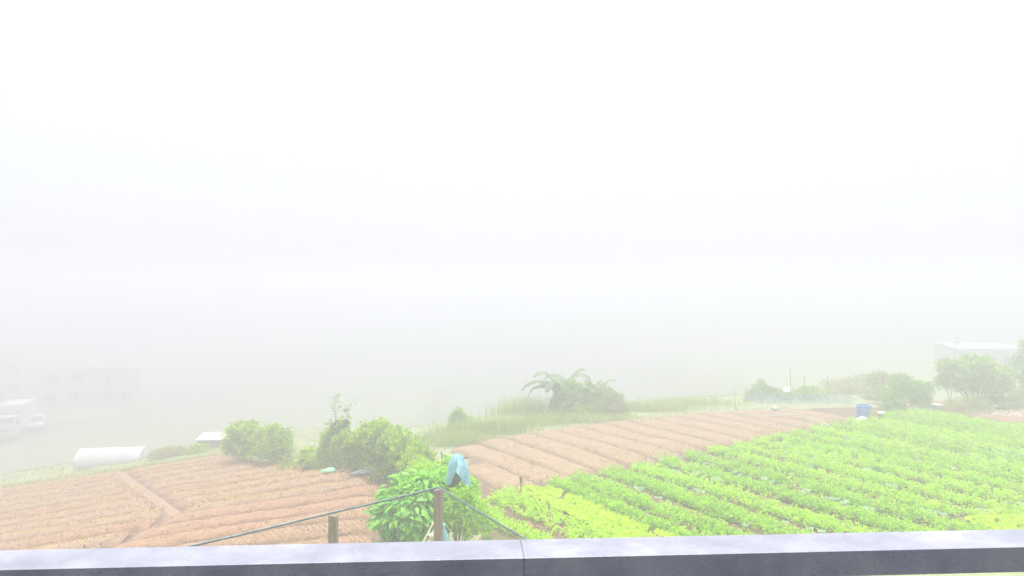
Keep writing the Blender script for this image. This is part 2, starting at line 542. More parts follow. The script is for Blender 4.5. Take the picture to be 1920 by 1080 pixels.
def leaves(tpl, pos, dirs, nrm, size):
    TV, TF = tpl
    pos = np.asarray(pos); n = len(pos)
    Yv = unit(dirs); Xv = unit(np.cross(Yv, nrm)); Zv = np.cross(Xv, Yv)
    s = np.asarray(size)[:, None, None]
    V = (TV[None, :, 0:1] * Xv[:, None] + TV[None, :, 1:2] * Yv[:, None] + TV[None, :, 2:3] * Zv[:, None]) * s + pos[:, None]
    Fc = TF[None] + (np.arange(n) * len(TV))[:, None, None]
    return V.reshape(-1, 3), Fc.reshape(-1, TF.shape[1])


def rand_dir(n, r=None):
    r = r or rng
    v = r.normal(size=(n, 3))
    return unit(v)


# ---- right-hand field: brown half
brown = None
def sheet(name, xs, ys, mat, test, lift, seed):
    Xg, Yg = np.meshgrid(xs, ys, indexing='ij')
    Z = G(Xg, Yg) + lift + .02 * vnoise(Xg, Yg, .35, seed)
    V = np.stack([Xg.ravel(), Yg.ravel(), Z.ravel()], 1)
    Fc = grid_faces(len(xs), len(ys))
    cen = V[Fc].mean(1)
    Fc = Fc[test(cen[:, 0], cen[:, 1])]
    used = np.unique(Fc); mp = np.full(len(V), -1); mp[used] = np.arange(len(used))
    return set_props(link(name, raw_mesh(name, V[used], mp[Fc], True), mat), kind='structure')


def rt_of(x, y):
    dx = x - P0[0]; dy = y - P0[1]
    return dx * W[0] + dy * W[1], dx * U[0] + dy * U[1]


brown = sheet('ploughed_field', np.arange(-4, 26, .25), np.arange(20, 39, .25), M['soil_furrow_shade'],
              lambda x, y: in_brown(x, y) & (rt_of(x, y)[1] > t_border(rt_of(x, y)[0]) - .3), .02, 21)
clod_pts = []
k = 0
for r in np.arange(-.25, 19.5, 1.3):
    ts = np.arange(t_border(r) + .25, 24, .10)
    x, y = field_xy(r + .04 * np.sin(ts * .5 + r), ts)
    ok = in_brown(x, y)
    if ok.sum() < 8:
        continue
    i0 = np.argmax(ok); i1 = len(ok) - np.argmax(ok[::-1])
    ss = np.stack([x, y], 1)[i0:i1]
    if len(ss) < 10:
        continue
    strip_patch(ss, .615, lambda a, b: G(a, b) + .03, 15, 'soil_bed', M['soil_pale'], brown, 100 + 7 * k, .10, .016)
    n = int(len(ss) * 6)
    ii = rng.integers(0, len(ss), n)
    off = rng.uniform(-.6, .6, n)
    cx = ss[ii, 0] + W[0] * off; cyy = ss[ii, 1] + W[1] * off
    clod_pts.append(np.stack([cx, cyy, G(cx, cyy) + .03 + .095 * np.clip(1 - np.abs(off / .615) ** 4.0, 0, 1)], 1))
    k += 1
scatter_clods(np.concatenate(clod_pts), .015, .05, 'soil_clods', M['clod'], brown)

# ---- right-hand field: planted half (soil under the crop)
planted = sheet('planted_field', np.arange(-4, 36, .25), np.arange(13.5, 37.5, .25), M['soil_furrow_shade'],
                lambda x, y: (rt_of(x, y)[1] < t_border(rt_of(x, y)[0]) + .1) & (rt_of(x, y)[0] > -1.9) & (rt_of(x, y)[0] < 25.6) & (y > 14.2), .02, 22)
n = 5200
rr = rng.uniform(-1.8, 16, n); tt = rng.uniform(-12, .2, n)
cx, cyy = field_xy(rr, tt); ok = (cyy > 14.5) & (tt < t_border(rr))
scatter_clods(np.stack([cx, cyy, G(cx, cyy) + .03], 1)[ok], .02, .07, 'soil_clods', M['clod'], planted)

# ---- left-hand field
LD = np.array([1, .2]) / math.hypot(1, .2); LN = np.array([-LD[1], LD[0]])
def right_edge(c):
    return np.interp(c, [18.0, 23.4, 25.9, 29.2, 34.8, 36], [-3.1, -3.9, -5.5, -8.4, -12.6, -13.2])
def path_x(c):
    return np.interp(c, [17, 21.4, 23.9, 35.8], [-10.6, -10.3, -10.1, -17.6])

left = sheet('tilled_field', np.arange(-34, -1.5, .25), np.arange(13.5, 37, .25), M['soil_furrow_shade'],
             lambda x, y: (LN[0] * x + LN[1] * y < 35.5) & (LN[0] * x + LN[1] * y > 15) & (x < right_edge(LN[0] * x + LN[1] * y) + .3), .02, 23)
clod_pts = []; straw_pts = []
for k, c in enumerate(np.arange(16.6, 35.3, 1.28)):
    xr = right_edge(c) - .15; xp = path_x(c)
    fresh = c < 24.2
    segs = [(xp + (.10 if fresh else .32), xr), (-32.0, xp - (.10 if fresh else .28))]
    for j, (xa, xb) in enumerate(segs):
        if xb - xa < 1.0:
            continue
        s0 = (xa - LN[0] * c) / LD[0]; s1 = (xb - LN[0] * c) / LD[0]
        ss_ = np.arange(s0, s1, .10)
        cc = c + .025 * np.sin(ss_ * .6 + k) + (.0 if j == 0 else .18)
        ss = np.stack([LN[0] * cc + LD[0] * ss_, LN[1] * cc + LD[1] * ss_], 1)
        strip_patch(ss, .53, lambda a, b: G(a, b) + .03, 15, 'soil_bed', M['soil'] if (fresh and j == 0) or k % 4 == 1 else M['soil_pale'], left, 300 + 9 * k + j,
                    .17 if fresh else .14, .018 if fresh else .013)
        n = int(len(ss) * 5)
        ii = rng.integers(0, len(ss), n); off = rng.uniform(-.6, .6, n)
        px_ = ss[ii, 0] + LN[0] * off; py_ = ss[ii, 1] + LN[1] * off
        hh = (.165 if fresh else .135) * np.clip(1 - np.abs(off / .57) ** 4.0, 0, 1)
        clod_pts.append(np.stack([px_, py_, G(px_, py_) + .03 + hh], 1))
        if not fresh or j == 1:
            n = int(len(ss) * 6.0)
            ii = rng.integers(0, len(ss), n); off = rng.normal(0, .2, n)
            px_ = ss[ii, 0] + LN[0] * off; py_ = ss[ii, 1] + LN[1] * off
            hh = .135 * np.clip(1 - np.abs(off / .57) ** 4.0, 0, 1)
            straw_pts.append(np.stack([px_, py_, G(px_, py_) + .045 + hh], 1))
scatter_clods(np.concatenate(clod_pts), .015, .05, 'soil_clods', M['clod'], left)
sp = np.concatenate(straw_pts)
dd = rand_dir(len(sp)); dd[:, 2] = np.abs(dd[:, 2]) * .7
V, Fc = leaves(NARROW, sp, dd, rand_dir(len(sp)) + np.array([0, 0, 1.5]), rng.uniform(.05, .14, len(sp)))
set_props(link('straw_mulch', raw_mesh('straw_mulch', V, Fc), M['straw'], left), kind='stuff')
# trodden footpath across the beds
cs = np.linspace(23.4, 35.6, 110)
pts = np.stack([path_x(cs), (cs - LN[0] * path_x(cs)) / LN[1]], 1)
o = strip_patch(pts, .26, lambda a, b: G(a, b) + .05, 7, 'footpath', M['soil_pale'], None, 77, .05, .02)
set_props(o, kind='structure')


# ---------------------------------------------------------------- balcony railing (the camera leans over it)
RZ = CZ - .4066
ra = Vector((-.74, 1.078, 0)); rb = Vector((.805, 1.174, 0))
rdir = (rb - ra).normalized(); rang = math.atan2(rdir.y, rdir.x)
railing = empty('balcony_railing', (ra.x, ra.y, CZ - 1.55), rang)
set_props(railing, 'dark navy metal balcony railing with pale wet top in the foreground', 'railing')
hz = RZ - (CZ - 1.55)
seam = ((983 - 960) / F * 1.12 - ra.x) / rdir.x
MB().box(-1.9, seam - .00012, 0, .083, hz - .040, hz, .0009).build('rail_bar', M['rail'], railing)
MB().box(seam + .00012, 3.4, 0, .083, hz - .0402, hz - .0002, .0009).build('rail_bar', M['rail'], railing)
MB().box(seam - .03, seam + .03, .004, .079, hz - .036, hz - .005).build('joint_sleeve', M['rail_seam'], railing)
for xx in (-1.6, seam, 2.9):
    MB().box(xx - .02, xx + .02, .022, .062, 0, hz - .0415, .002).build('post', M['rail'], railing)


# ---------------------------------------------------------------- vegetation builders
def bush_geo(lobes, n, leaf, seed, tpl=LEAF4, shell=.22, droop=.0, jitter=.12, sprig=0):
    """leaves spread through the outer volume of many uneven lobes. lobes: (cx,cy,cz,rx,ry,rz)"""
    r = np.random.default_rng(seed)
    L = np.array(lobes, float)
    area = (L[:, 3] * L[:, 5] + L[:, 4] * L[:, 5] + L[:, 3] * L[:, 4])
    idx = r.choice(len(L), n, p=area / area.sum())
    d = unit(r.normal(size=(n, 3)))
    d[:, 2] = np.where(d[:, 2] < -.35, -d[:, 2], d[:, 2])
    rad = 1 - np.abs(r.normal(0, shell, n))
    rad = np.clip(rad, .15, 1.0) + r.normal(0, jitter * .5, n)
    # uneven outline
    rad *= 1 + jitter * np.sin(d[:, 0] * 7 + idx * 2.1) * np.cos(d[:, 2] * 6 + idx)
    p = L[idx, :3] + d * L[idx, 3:] * rad[:, None]
    # drop most of what lies deep inside another lobe
    keep = np.ones(n, bool)
    for li in range(len(L)):
        q = (p - L[li, :3]) / L[li, 3:]
        keep &= ~((np.linalg.norm(q, axis=1) < .72) & (idx != li) & (r.random(n) < .8))
    p = p[keep]; d = d[keep]; m = len(p)
    p[:, 2] = np.maximum(p[:, 2], .02)
    dr = unit(d * .8 + unit(r.normal(size=(m, 3))) * .9 + np.array([0, 0, .25 - droop]))
    nn = unit(d + unit(r.normal(size=(m, 3))) * .8 + np.array([0, 0, .4]))
    return leaves(tpl, p, dr, nn, leaf * r.uniform(.6, 1.35, m))


def make_lobes(w, dep, h, k, seed, low=.0):
    r = np.random.default_rng(seed)
    out = []
    for i in range(k):
        a = r.uniform(0, 6.28); q = math.sqrt(r.uniform(0, 1))
        x = math.cos(a) * q * w * .34; y = math.sin(a) * q * dep * .34
        zc = r.uniform(.18 + low, .78) * h * (1 - .35 * q * q)
        s = r.uniform(.16, .30)
        out.append((x, y, zc, w * s, dep * s, h * s * r.uniform(.8, 1.2)))
    out.append((0, 0, h * .42, w * .36, dep * .36, h * .40))
    return out


def branches(lobes, r0, seed, n=None):
    r = np.random.default_rng(seed + 5)
    mb = MB()
    for (cx, cy_, cz, rx, ry, rz) in lobes[:n or len(lobes)]:
        top = Vector((cx, cy_, cz + rz * .3))
        b = Vector((r.uniform(-.08, .08), r.uniform(-.08, .08), -.05))
        mid = b.lerp(top, .5) + Vector((r.uniform(-.06, .06), r.uniform(-.06, .06), top.z * .12))
        mb.tube([b, b.lerp(mid, .6), mid, mid.lerp(top, .6), top], [r0, r0 * .85, r0 * .6, r0 * .4, r0 * .18], 5)
    return mb


def bush(name, label, cat, loc, w, dep, h, n, leaf, mat, seed, group=None, k=9, tpl=LEAF4, droop=0, lobes=None, jitter=.14, shell=.22, r0=.02, rz=0):
    t = empty(name, (loc[0], loc[1], g1(loc[0], loc[1]) - .03 if len(loc) == 2 else loc[2]), rz)
    set_props(t, label, cat, group)
    lb = lobes or make_lobes(w, dep, h, k, seed)
    V, Fc = bush_geo(lb, n, leaf, seed, tpl, shell, droop, jitter)
    link('crown', raw_mesh('crown', V, Fc), mat, t)
    branches(lb, r0, seed).build('trunk', M['bark'], t)
    return t


def blades(n, spread_x, spread_y, hmin, hmax, wid, seed, lean=.45, segs=3):
    """curved grass blades, joined"""
    r = np.random.default_rng(seed)
    bx = r.normal(0, spread_x * .4, n); by = r.normal(0, spread_y * .4, n)
    h = r.uniform(hmin, hmax, n); az = r.uniform(0, 6.28, n); ln = r.uniform(.1, 1, n) * lean * h
    u = np.linspace(0, 1, segs + 1)
    cx = bx[:, None] + np.cos(az)[:, None] * ln[:, None] * u ** 2
    cy_ = by[:, None] + np.sin(az)[:, None] * ln[:, None] * u ** 2
    cz = h[:, None] * (u - .22 * u ** 3 * (ln / h)[:, None])
    sa = az + r.uniform(.6, 2.5, n)
    wd = wid * (1 - u ** 1.5)[None] * r.uniform(.7, 1.3, n)[:, None]
    A = np.stack([cx + np.cos(sa)[:, None] * wd, cy_ + np.sin(sa)[:, None] * wd, cz], 2)
    B = np.stack([cx - np.cos(sa)[:, None] * wd, cy_ - np.sin(sa)[:, None] * wd, cz], 2)
    V = np.stack([A, B], 2).reshape(n, -1, 3)
    f = []
    for i in range(segs):
        f.append((2 * i, 2 * i + 1, 2 * i + 3, 2 * i + 2))
    Fc = np.array(f)[None] + (np.arange(n) * 2 * (segs + 1))[:, None, None]
    return V.reshape(-1, 3), Fc.reshape(-1, 4)


def grass_clump(name, label, loc, sx, sy, hmin, hmax, n, wid, mat, seed, lean=.45, group=None, cat='grass clump'):
    V, Fc = blades(n, sx, sy, hmin, hmax, wid, seed, lean)
    V[:, 2] += G(V[:, 0] + loc[0], V[:, 1] + loc[1]) - g1(*loc)
    o = link(name, raw_mesh(name, V, Fc), mat, None, (loc[0], loc[1], g1(*loc) - .02))
    return set_props(o, label, cat, group)


def gp(px, d):
    """ground point below photo column px at distance d"""
    return ((px - 960) / F * d, d)


# ---------------------------------------------------------------- crop rows of the planted half
ORD = ['first', 'second', 'third', 'fourth', 'fifth', 'sixth', 'seventh', 'eighth', 'ninth', 'tenth', 'eleventh', 'twelfth',
       'thirteenth', 'fourteenth', 'fifteenth', 'sixteenth', 'seventeenth', 'eighteenth', 'nineteenth']


def in_view(x, y):
    return (np.abs(x) < .76 * y + .6) & (y > 14.6)


def crop_row(r, half, label, mat, seed, tmax=None, tmin=-30, ymin=14.6, dens=1.0, hgt=.33):
    g = np.random.default_rng(seed)
    tb = t_border(r) - .15 if tmax is None else tmax
    L = tb - tmin
    n = int(L / .15 * 6.5 * dens)
    t = g.uniform(tmin, tb, n); rr_ = r + g.uniform(-1, 1, n) * half 
    x, y = field_xy(rr_, t)
    # thin patches along the row
    pat = vnoise(t, np.full(n, r), .9, 5) + .5 * vnoise(t, np.full(n, r * 1.7), .35, 6)
    ok = in_view(x, y) & (y > ymin) & (pat + g.uniform(0, 1.3, n) > -.75)
    x, y, t, rr_ = x[ok], y[ok], t[ok], rr_[ok]
    m = len(x)
    if m < 10:
        return None
    near = y < 26
    ht = hgt * g.uniform(.6, 1.15, m) * (1 + .25 * vnoise(x, y, .5, 7)) * (1 - .35 * (np.abs(rr_ - r) / half) ** 2)
    z = G(x, y) + .05
    V_, F_ = [], []
    NL = 22
    az = g.uniform(0, 6.28, (m, NL)); el = g.uniform(.15, 1.35, (m, NL))
    q = g.uniform(.25, 1, (m, NL)) * ht[:, None]
    px_ = x[:, None] + np.cos(az) * np.cos(el) * q * .50
    py_ = y[:, None] + np.sin(az) * np.cos(el) * q * .50
    pz_ = z[:, None] + np.sin(el) * q
    d = np.stack([np.cos(az) * np.cos(el), np.sin(az) * np.cos(el), np.sin(el) * .6], 2) + g.normal(0, .35, (m, NL, 3))
    nn = g.normal(0, .5, (m, NL, 3)) + np.array([0, 0, 1.6])
    V, Fc = leaves(LEAF4, np.stack([px_, py_, pz_], 2).reshape(-1, 3), d.reshape(-1, 3), nn.reshape(-1, 3),
                   g.uniform(.045, .095, m * NL))
    o = link('crop_row', raw_mesh('crop_row', V, Fc), mat)
    return set_props(o, label, 'crop row', 'rows of leafy green crop')


crop_row(-1.15, .24, 'short narrow row of bright green crop at the left edge, across the dirt gap', M['crop_fresh'], 900, tmax=-1.6)
crop_row(.05, .46, 'broad bright green crop row right behind the brown stake, left of the yellow lettuces', M['crop_fresh'], 901)
row_rs = [2.0] + [2.95 + 1.3 * i for i in range(17)]
for i, r in enumerate(row_rs):
    lab = ('narrow green crop row directly along the right side of the yellow lettuces' if i == 0 else
           'leafy green crop row, %s to the right of the yellow lettuce band' % ORD[i])
    if i == len(row_rs) - 1:
        lab = 'last green crop row at the right-hand end of the field, below the bushes'
    ymin = 19.3 if 8.6 < r < 11.6 else 14.6
    crop_row(r, .20 if i == 0 else .345, lab, M['crop'], 910 + i, ymin=ymin)


def rosette(seed, k, size, wav, tpl_n=5, up=(.2, 1.2), rows=3, width=.8):
    """one head of leaves: k cupped leaves with frilled edges"""
    g = np.random.default_rng(seed)
    V = []; Fc = []
    for i in range(k):
        a = i * 2.399 + g.uniform(-.2, .2); fr = i / k
        el = up[0] + (up[1] - up[0]) * fr + g.uniform(-.1, .1)
        ln = size * (1 - .45 * fr) * g.uniform(.85, 1.15)
        cols = tpl_n
        b = len(V)
        for r_ in range(rows + 1):
            u = r_ / rows
            wdt = ln * width * (.25 + .9 * math.sin(min(1, u * .75 + .05) * math.pi * .62)) * .5
            e2 = el + .5 * u * u - .35 * u
            for c_ in range(cols):
                s = (c_ / (cols - 1)) * 2 - 1
                rad = ln * u * math.cos(e2); hh = ln * u * math.sin(e2)
                x = rad; y = s * wdt; z = hh + .22 * wdt * s * s + wav * ln * u * math.sin(s * 7 + r_ * 2 + i) * abs(s)
                z += .008
                V.append((x * math.cos(a) - y * math.sin(a), x * math.sin(a) + y * math.cos(a), z))
        for r_ in range(rows):
            for c_ in range(cols - 1):
                o_ = b + r_ * cols + c_
                Fc.append((o_, o_ + 1, o_ + cols + 1, o_ + cols))
    return raw_mesh('rosette', np.array(V), np.array(Fc), True)


let_me = [rosette(40 + i, 13, .19, .16) for i in range(5)]
cab_me = [rosette(60 + i, 9, .20, .05, up=(.35, 1.1), width=.95) for i in range(5)]
for me in let_me: me.materials.append(M['lettuce'])
for me in cab_me: me.materials.append(M['cabbage'])


def plant_at(name, mes, x, y, label, cat, group, s):
    o = link(name, mes[rng.integers(len(mes))], None, None, (x, y, g1(x, y) + .05))
    o.rotation_euler = (rng.uniform(-.12, .12), rng.uniform(-.12, .12), rng.uniform(0, 6.28))
    o.scale = (s, s, s * rng.uniform(.9, 1.25))
    return set_props(o, label, cat, group)


for col in np.arange(.80, 1.65, .26):
    for t in np.arange(-9.0, -.05, .27):
        x, y = field_xy(col + rng.uniform(-.05, .05), t + rng.uniform(-.05, .05))
        if y < 16.2 or rng.random() < .05:
            continue
        plant_at('lettuce', let_me, x, y, 'frilly yellow-green lettuce in the bright band right of the brown stake', 'lettuce',
                 'yellow lettuces right of the brown stake', rng.uniform(.85, 1.2))
for r in np.arange(9.0, 11.5, .27):
    for t in np.arange(-13, -6, .28):
        x, y = field_xy(r + rng.uniform(-.05, .05), t + rng.uniform(-.05, .05))
        if not (16.5 < y < 19.75) or x > .70 * y + .2 or x < .60 * y + .02 * (y - 18) * 10:
            continue
        plant_at('lettuce', let_me, x, y, 'frilly yellow lettuce in the patch at the lower right corner by the railing', 'lettuce',
                 'yellow lettuces in the lower right corner', rng.uniform(.85, 1.2))
cnt = 0
while cnt < 130:
    kk = rng.integers(0, 13)
    r = 2.3 + 1.3 * kk + rng.normal(0, .12)
    t = rng.uniform(-11, 0) if rng.random() < .8 else rng.uniform(-14, 0)
    x, y = field_xy(r, t)
    if not (16 < y < 31) or abs(x) > .70 * y:
        continue
    if vnoise(np.array([t]), np.array([kk * 3.3]), 1.3, 9)[0] < -.05:
        continue
    o = plant_at('cabbage', cab_me, x, y, 'pale blue-green cabbage plant standing in a furrow between green crop rows', 'cabbage',
                 'pale cabbages between the crop rows', rng.uniform(.4, .75))
    o.location.z += .06
    cnt += 1

# ---------------------------------------------------------------- wire fence with wooden posts below the balcony
fence = empty('wire_fence', (-1.03, 10.4, 1.85))
set_props(fence, 'corner of a wire fence with brown wooden posts and thin dark green top rail', 'fence')
FT = 6 - 2.79
def fpt(px, py):
    d = F * 2.79 / (py - 540)
    return Vector(((px - 960) / F * d, d, FT))
corner, lp, le, re_ = fpt(822, 914), fpt(625, 961), fpt(330, 1030), fpt(1000, 1019)
org = Vector((-1.03, 10.4, 1.85))
def fence_post(p, w, label=None):
    z0 = g1(p.x, p.y) - .2
    mb = MB(); mb.box(-w, w, -w, w, z0 - p.z, -.03, .006)
    o = mb.build('post', M['wood'], fence, (p.x - org.x, p.y - org.y, p.z - org.z))
    o.rotation_euler = (0, 0, rng.uniform(-.2, .2))
    return o
fence_post(corner, .056); fence_post(lp, .05); fence_post(le + (le - lp) * .1, .05); fence_post(re_ + (re_ - corner) * .12, .05)
def rail_between(a, b):
    MB().tube([a - org, (a + b) / 2 - org + Vector((0, 0, -.006)), b - org], .014, 8).build('top_rail', M['steel_green'], fence)
rail_between(corner, lp); rail_between(lp, le + (le - lp) * .3); rail_between(corner, re_ + (re_ - corner) * .3)
def chain(a, b, name='wire_mesh'):
    """diamond wire netting between two posts"""
    d = b - a; Ld = math.hypot(d.x, d.y); H = 1.2; cell = .075
    e = Vector((d.x / Ld, d.y / Ld, 0)); V = []; Fc = []
    w = .0019
    def seg(p, q):
        u = (q - p).normalized(); s = u.cross(Vector((-e.y, e.x, 0))).normalized() * w
        k_ = len(V)
        V.extend([p - s, p + s, q + s, q - s]); Fc.append((k_, k_ + 1, k_ + 2, k_ + 3))
    nn_ = int(Ld / cell) + int(H / cell) + 1
    for i in range(-int(H / cell), nn_):
        for sg in (1, -1):
            s0 = i * cell; s1 = s0 + H
            # clip along the panel length
            a0, a1 = max(s0, 0), min(s1, Ld)
            if a1 <= a0: continue
            z0 = a0 - s0; z1 = a1 - s0
            if sg < 0: z0, z1 = H - z0, H - z1
            seg(a - org + e * a0 + Vector((0, 0, -H - .02 + z0)), a - org + e * a1 + Vector((0, 0, -H - .02 + z1)))
    o = link(name, raw_mesh(name, np.array([tuple(v) for v in V]), np.array(Fc)), M['wire'], fence)
    o['kind'] = 'stuff'
chain(corner, lp); chain(lp, le); chain(corner, re_)

# ---------------------------------------------------------------- big-leaved shrub behind the fence post
def big_leaf(seed, L=1.0):
    g = np.random.default_rng(seed)
    rows, cols = 6, 3
    V = []; Fc = []
    bend = g.uniform(.5, 1.1); ang = 0.0; y = z = 0.0
    for i in range(rows + 1):
        u = i / rows
        w = .20 * L * math.sin(math.pi * (u * .93 + .03)) ** .8 * (1.25 - .6 * u)
        for s in (-1, 0, 1):
            V.append((s * w, y, z + abs(s) * w * .35 + .015 * math.sin(u * 9 + seed) * abs(s)))
        ang += bend / rows
        y += L / rows * math.cos(ang * .9); z -= L / rows * math.sin(ang * .9)
    for i in range(rows):
        for s in range(cols - 1):
            o_ = i * cols + s
            Fc.append((o_, o_ + 1, o_ + cols + 1, o_ + cols))
    me = raw_mesh('leaf', np.array(V), np.array(Fc), True)
    me.materials.append(M['leaf_big'])
    return me


BL = [big_leaf(i) for i in range(6)]
sh = gp(778, 14.6)
shrub = empty('large_leaved_shrub', (sh[0], sh[1], g1(*sh) - .05))
set_props(shrub, 'lush shrub with large drooping pointed leaves behind the corner fence post', 'shrub')
zb = shrub.location.z
lob = []
def lobe_px(px, py, d, rx, rz, ry=None):
    p = at(px, py, d)
    lob.append((p[0] - sh[0], p[1] - sh[1], p[2] - zb, rx, ry or rx, rz))
lobe_px(765, 962, 14.3, .60, .54); lobe_px(732, 968, 14.5, .38, .46); lobe_px(800, 925, 14.6, .52, .45)
lobe_px(790, 985, 14.1, .50, .42); lobe_px(748, 928, 14.8, .40, .34); lobe_px(812, 900, 15.0, .40, .30); lobe_px(780, 898, 15.2, .38, .24); lobe_px(760, 1020, 14.4, .5, .40)
branches(lob, .03, 71).build('stem', M['bark'], shrub)
def leaf_spots(lobes, n, seed):
    g = np.random.default_rng(seed)
    L = np.array(lobes); ar = L[:, 3] * L[:, 5]
    idx = g.choice(len(L), n, p=ar / ar.sum())
    d = unit(g.normal(size=(n, 3))); d[:, 2] = np.abs(d[:, 2]) * .9 - .12
    d[:, 1] = np.where((d[:, 1] > 0) & (g.random(n) < .5), -d[:, 1], d[:, 1])   # the open, lit side carries more leaves
    d = unit(d)
    p = L[idx, :3] + d * L[idx, 3:] * g.uniform(.62, 1.02, (n, 1))
    out = d.copy(); out[:, 2] = out[:, 2] * .3 + g.uniform(-.55, .25, n); out += g.normal(0, .25, (n, 3))
    return p, unit(out), unit(d + np.array([0, -.1, .9]) + g.normal(0, .25, (n, 3))), g.uniform(.12, .28, n)
P_, D_, N_, S_ = leaf_spots(lob, 300, 5)
for p, d, nn, s in zip(P_, D_, N_, S_):
    yv = Vector(d); xv = yv.cross(Vector(nn)).normalized(); zv = xv.cross(yv)
    o = link('leaf', BL[rng.integers(6)], None, shrub)
    mtx = Matrix(((xv.x, yv.x, zv.x, p[0]), (xv.y, yv.y, zv.y, p[1]), (xv.z, yv.z, zv.z, p[2]), (0, 0, 0, 1)))
    o.matrix_local = mtx @ Matrix.Scale(float(s), 4)
P_, D_, N_, S_ = leaf_spots(lob, 1900, 6)
me0 = BL[0]
bv = np.empty(len(me0.vertices) * 3, np.float32); me0.vertices.foreach_get('co', bv); bv = bv.reshape(-1, 3)
bf = np.array([list(p.vertices) for p in me0.polygons])
V, Fc = leaves((bv, bf), P_ * np.array([.93, .93, .95]), D_, N_, S_)
o = link('inner_leaves', raw_mesh('inner_leaves', V, Fc, True), M['leaf_big'], shrub); o['kind'] = 'stuff'

# climbing plant on the right of the post, under the blue cover
vn = gp(858, 15.6)
zb2 = g1(*vn)
def lobes_px(items, base, zb_):
    out = []
    for px, py, d, rx, rz in items:
        p = at(px, py, d)
        out.append((p[0] - base[0], p[1] - base[1], p[2] - zb_, rx, rx, rz))
    return out
bush('climbing_plant', 'tangled light green climbing plant right of the fence post, below the blue plastic cover', 'plant', vn, 1, 1, 1, 7000, .085, M['leaf_vine'], 81,
     lobes=lobes_px([(862, 915, 16.2, .34, .26), (845, 945, 15.4, .36, .32), (875, 950, 15.6, .34, .30), (850, 985, 15.2, .40, .34), (890, 985, 15.4, .40, .28), (835, 895, 16.6, .30, .24),
                     (845, 872, 17.2, .24, .22), (818, 893, 16.8, .34, .22), (795, 885, 17.4, .40, .2), (880, 915, 16.3, .22, .26), (864, 938, 14.35, .26, .24), (850, 962, 14.2, .30, .28), (880, 960, 14.4, .3, .26)], vn, zb2), shell=.28, jitter=.2)
g_ = gp(915, 16.2)
grass_clump('grass_clump', 'wispy weeds and grass between the climbing plant and the crop', g_, 1.5, 1.6, .18, .55, 1500, .007, M['grass'], 83, .8)
g_ = gp(915, 20.2)
grass_clump('grass_clump', 'tuft of yellowish weeds at the left tip of the green field', g_, .7, .9, .1, .32, 420, .006, M['grass'], 84, .8)

# pale blue plastic cover draped over a pole
cd = 14.7
cpos = at(859, 905, cd)
cz0 = g1(cpos[0], cd)
cover = empty('plastic_cover', (cpos[0], cd, cz0))
set_props(cover, 'pale blue plastic sheet draped like a cloak over a pole above the bushes', 'plastic sheet')
ztop = at(860, 851, cd)[2] - cz0; zbot = at(860, 912, cd)[2] - cz0
V = []; Fc = []
nth, nz_ = 84, 30
for i in range(nz_ + 1):
    u = i / nz_
    for j in range(nth):
        a = 2 * math.pi * j / nth
        front = max(0.0, math.cos(a + math.pi / 2 + .15)) ** 6          # opening towards the camera
        low = ztop + (zbot - ztop) * (1 + .10 * math.sin(3 * a + 1)) * (1 - .55 * front)
        z = ztop + (low - ztop) * u
        rx = .05 + .105 * min(1, u * 2.6) ** .6 + .065 * u; ry = .05 + .10 * min(1, u * 2.6) ** .6 + .05 * u
        fold = 1 + .24 * u * math.sin(5 * a + 2.5 * u) + .10 * math.sin(11 * a + 6 * u) + .05 * math.sin(23 * a + 9 * u)
        V.append((rx * fold * math.cos(a) + .025 * u * u - .02, ry * fold * math.sin(a), z))
for i in range(nz_):
    for j in range(nth):
        Fc.append((i * nth + j, i * nth + (j + 1) % nth, (i + 1) * nth + (j + 1) % nth, (i + 1) * nth + j))
me = bpy.data.meshes.new('sheet'); me.from_pydata(V, [], Fc + [tuple(range(nth))]); me.update()
me.polygons.foreach_set('use_smooth', [True] * len(me.polygons))
link('sheet', me, M['blue_sheet'], cover)
MB().tube([(0, 0, -.2), (.01, 0, ztop * .5), (0, 0, ztop - .03)], .013, 7).build('pole', M['wood_pale'], cover)
# pole with a white rag left of it
rp = at(829, 848, 18.2); rz0 = g1(rp[0], 18.2)
rag = empty('marker_pole', (rp[0], 18.2, rz0))
set_props(rag, 'thin leaning dark pole with a white rag, left of the blue plastic cover', 'pole')
MB().tube([(.14, 0, -.1), (.05, 0, (rp[2] - rz0) * .6), (-.02, 0, rp[2] - rz0 + .02)], .016, 6).build('pole', M['bark'], rag)
mb = MB(); zt = rp[2] - rz0
mb.add([(-.01, -.01, zt - .02), (.05, -.02, zt - .06), (.09, 0, zt - .16), (.04, -.03, zt - .20), (-.0, -.02, zt - .12), (.10, .02, zt - .07)],
       [(0, 1, 3, 4), (1, 5, 2, 3)])
mb.build('rag', M['white_sheet'], rag)

# brown stake at the tip of the planted half
st = at(977, 921, 21.2); sz0 = g1(st[0], 21.2)
stake = empty('field_stake', (st[0], 21.2, sz0))
set_props(stake, 'thin brown stake with a thicker head standing at the crop corner', 'stake')
ztp = at(977, 893, 21.2)[2] - sz0
MB().tube([(0, 0, -.15), (0, 0, ztp - .16)], .018, 6).build('stick', M['wood_red'], stake)
MB().box(-.04, .04, -.03, .03, ztp - .19, ztp, .006).build('head', M['wood_red'], stake)
# pale pole lying at the field edge
a = Vector(at(897, 953, 17.6)); b = Vector(at(921, 940, 18.6))
a.z = g1(a.x, a.y) + .12; b.z = g1(b.x, b.y) + .22
pole = empty('wooden_pole', a)
set_props(pole, 'pale bare wooden pole lying aslant beside the left tip of the crop', 'pole')
MB().tube([Vector((0, 0, 0)) - (b - a) * .3, (b - a) * .5 + Vector((0, 0, .01)), b - a], [.03, .028, .022], 7).build('shaft', M['wood_pale'], pole)

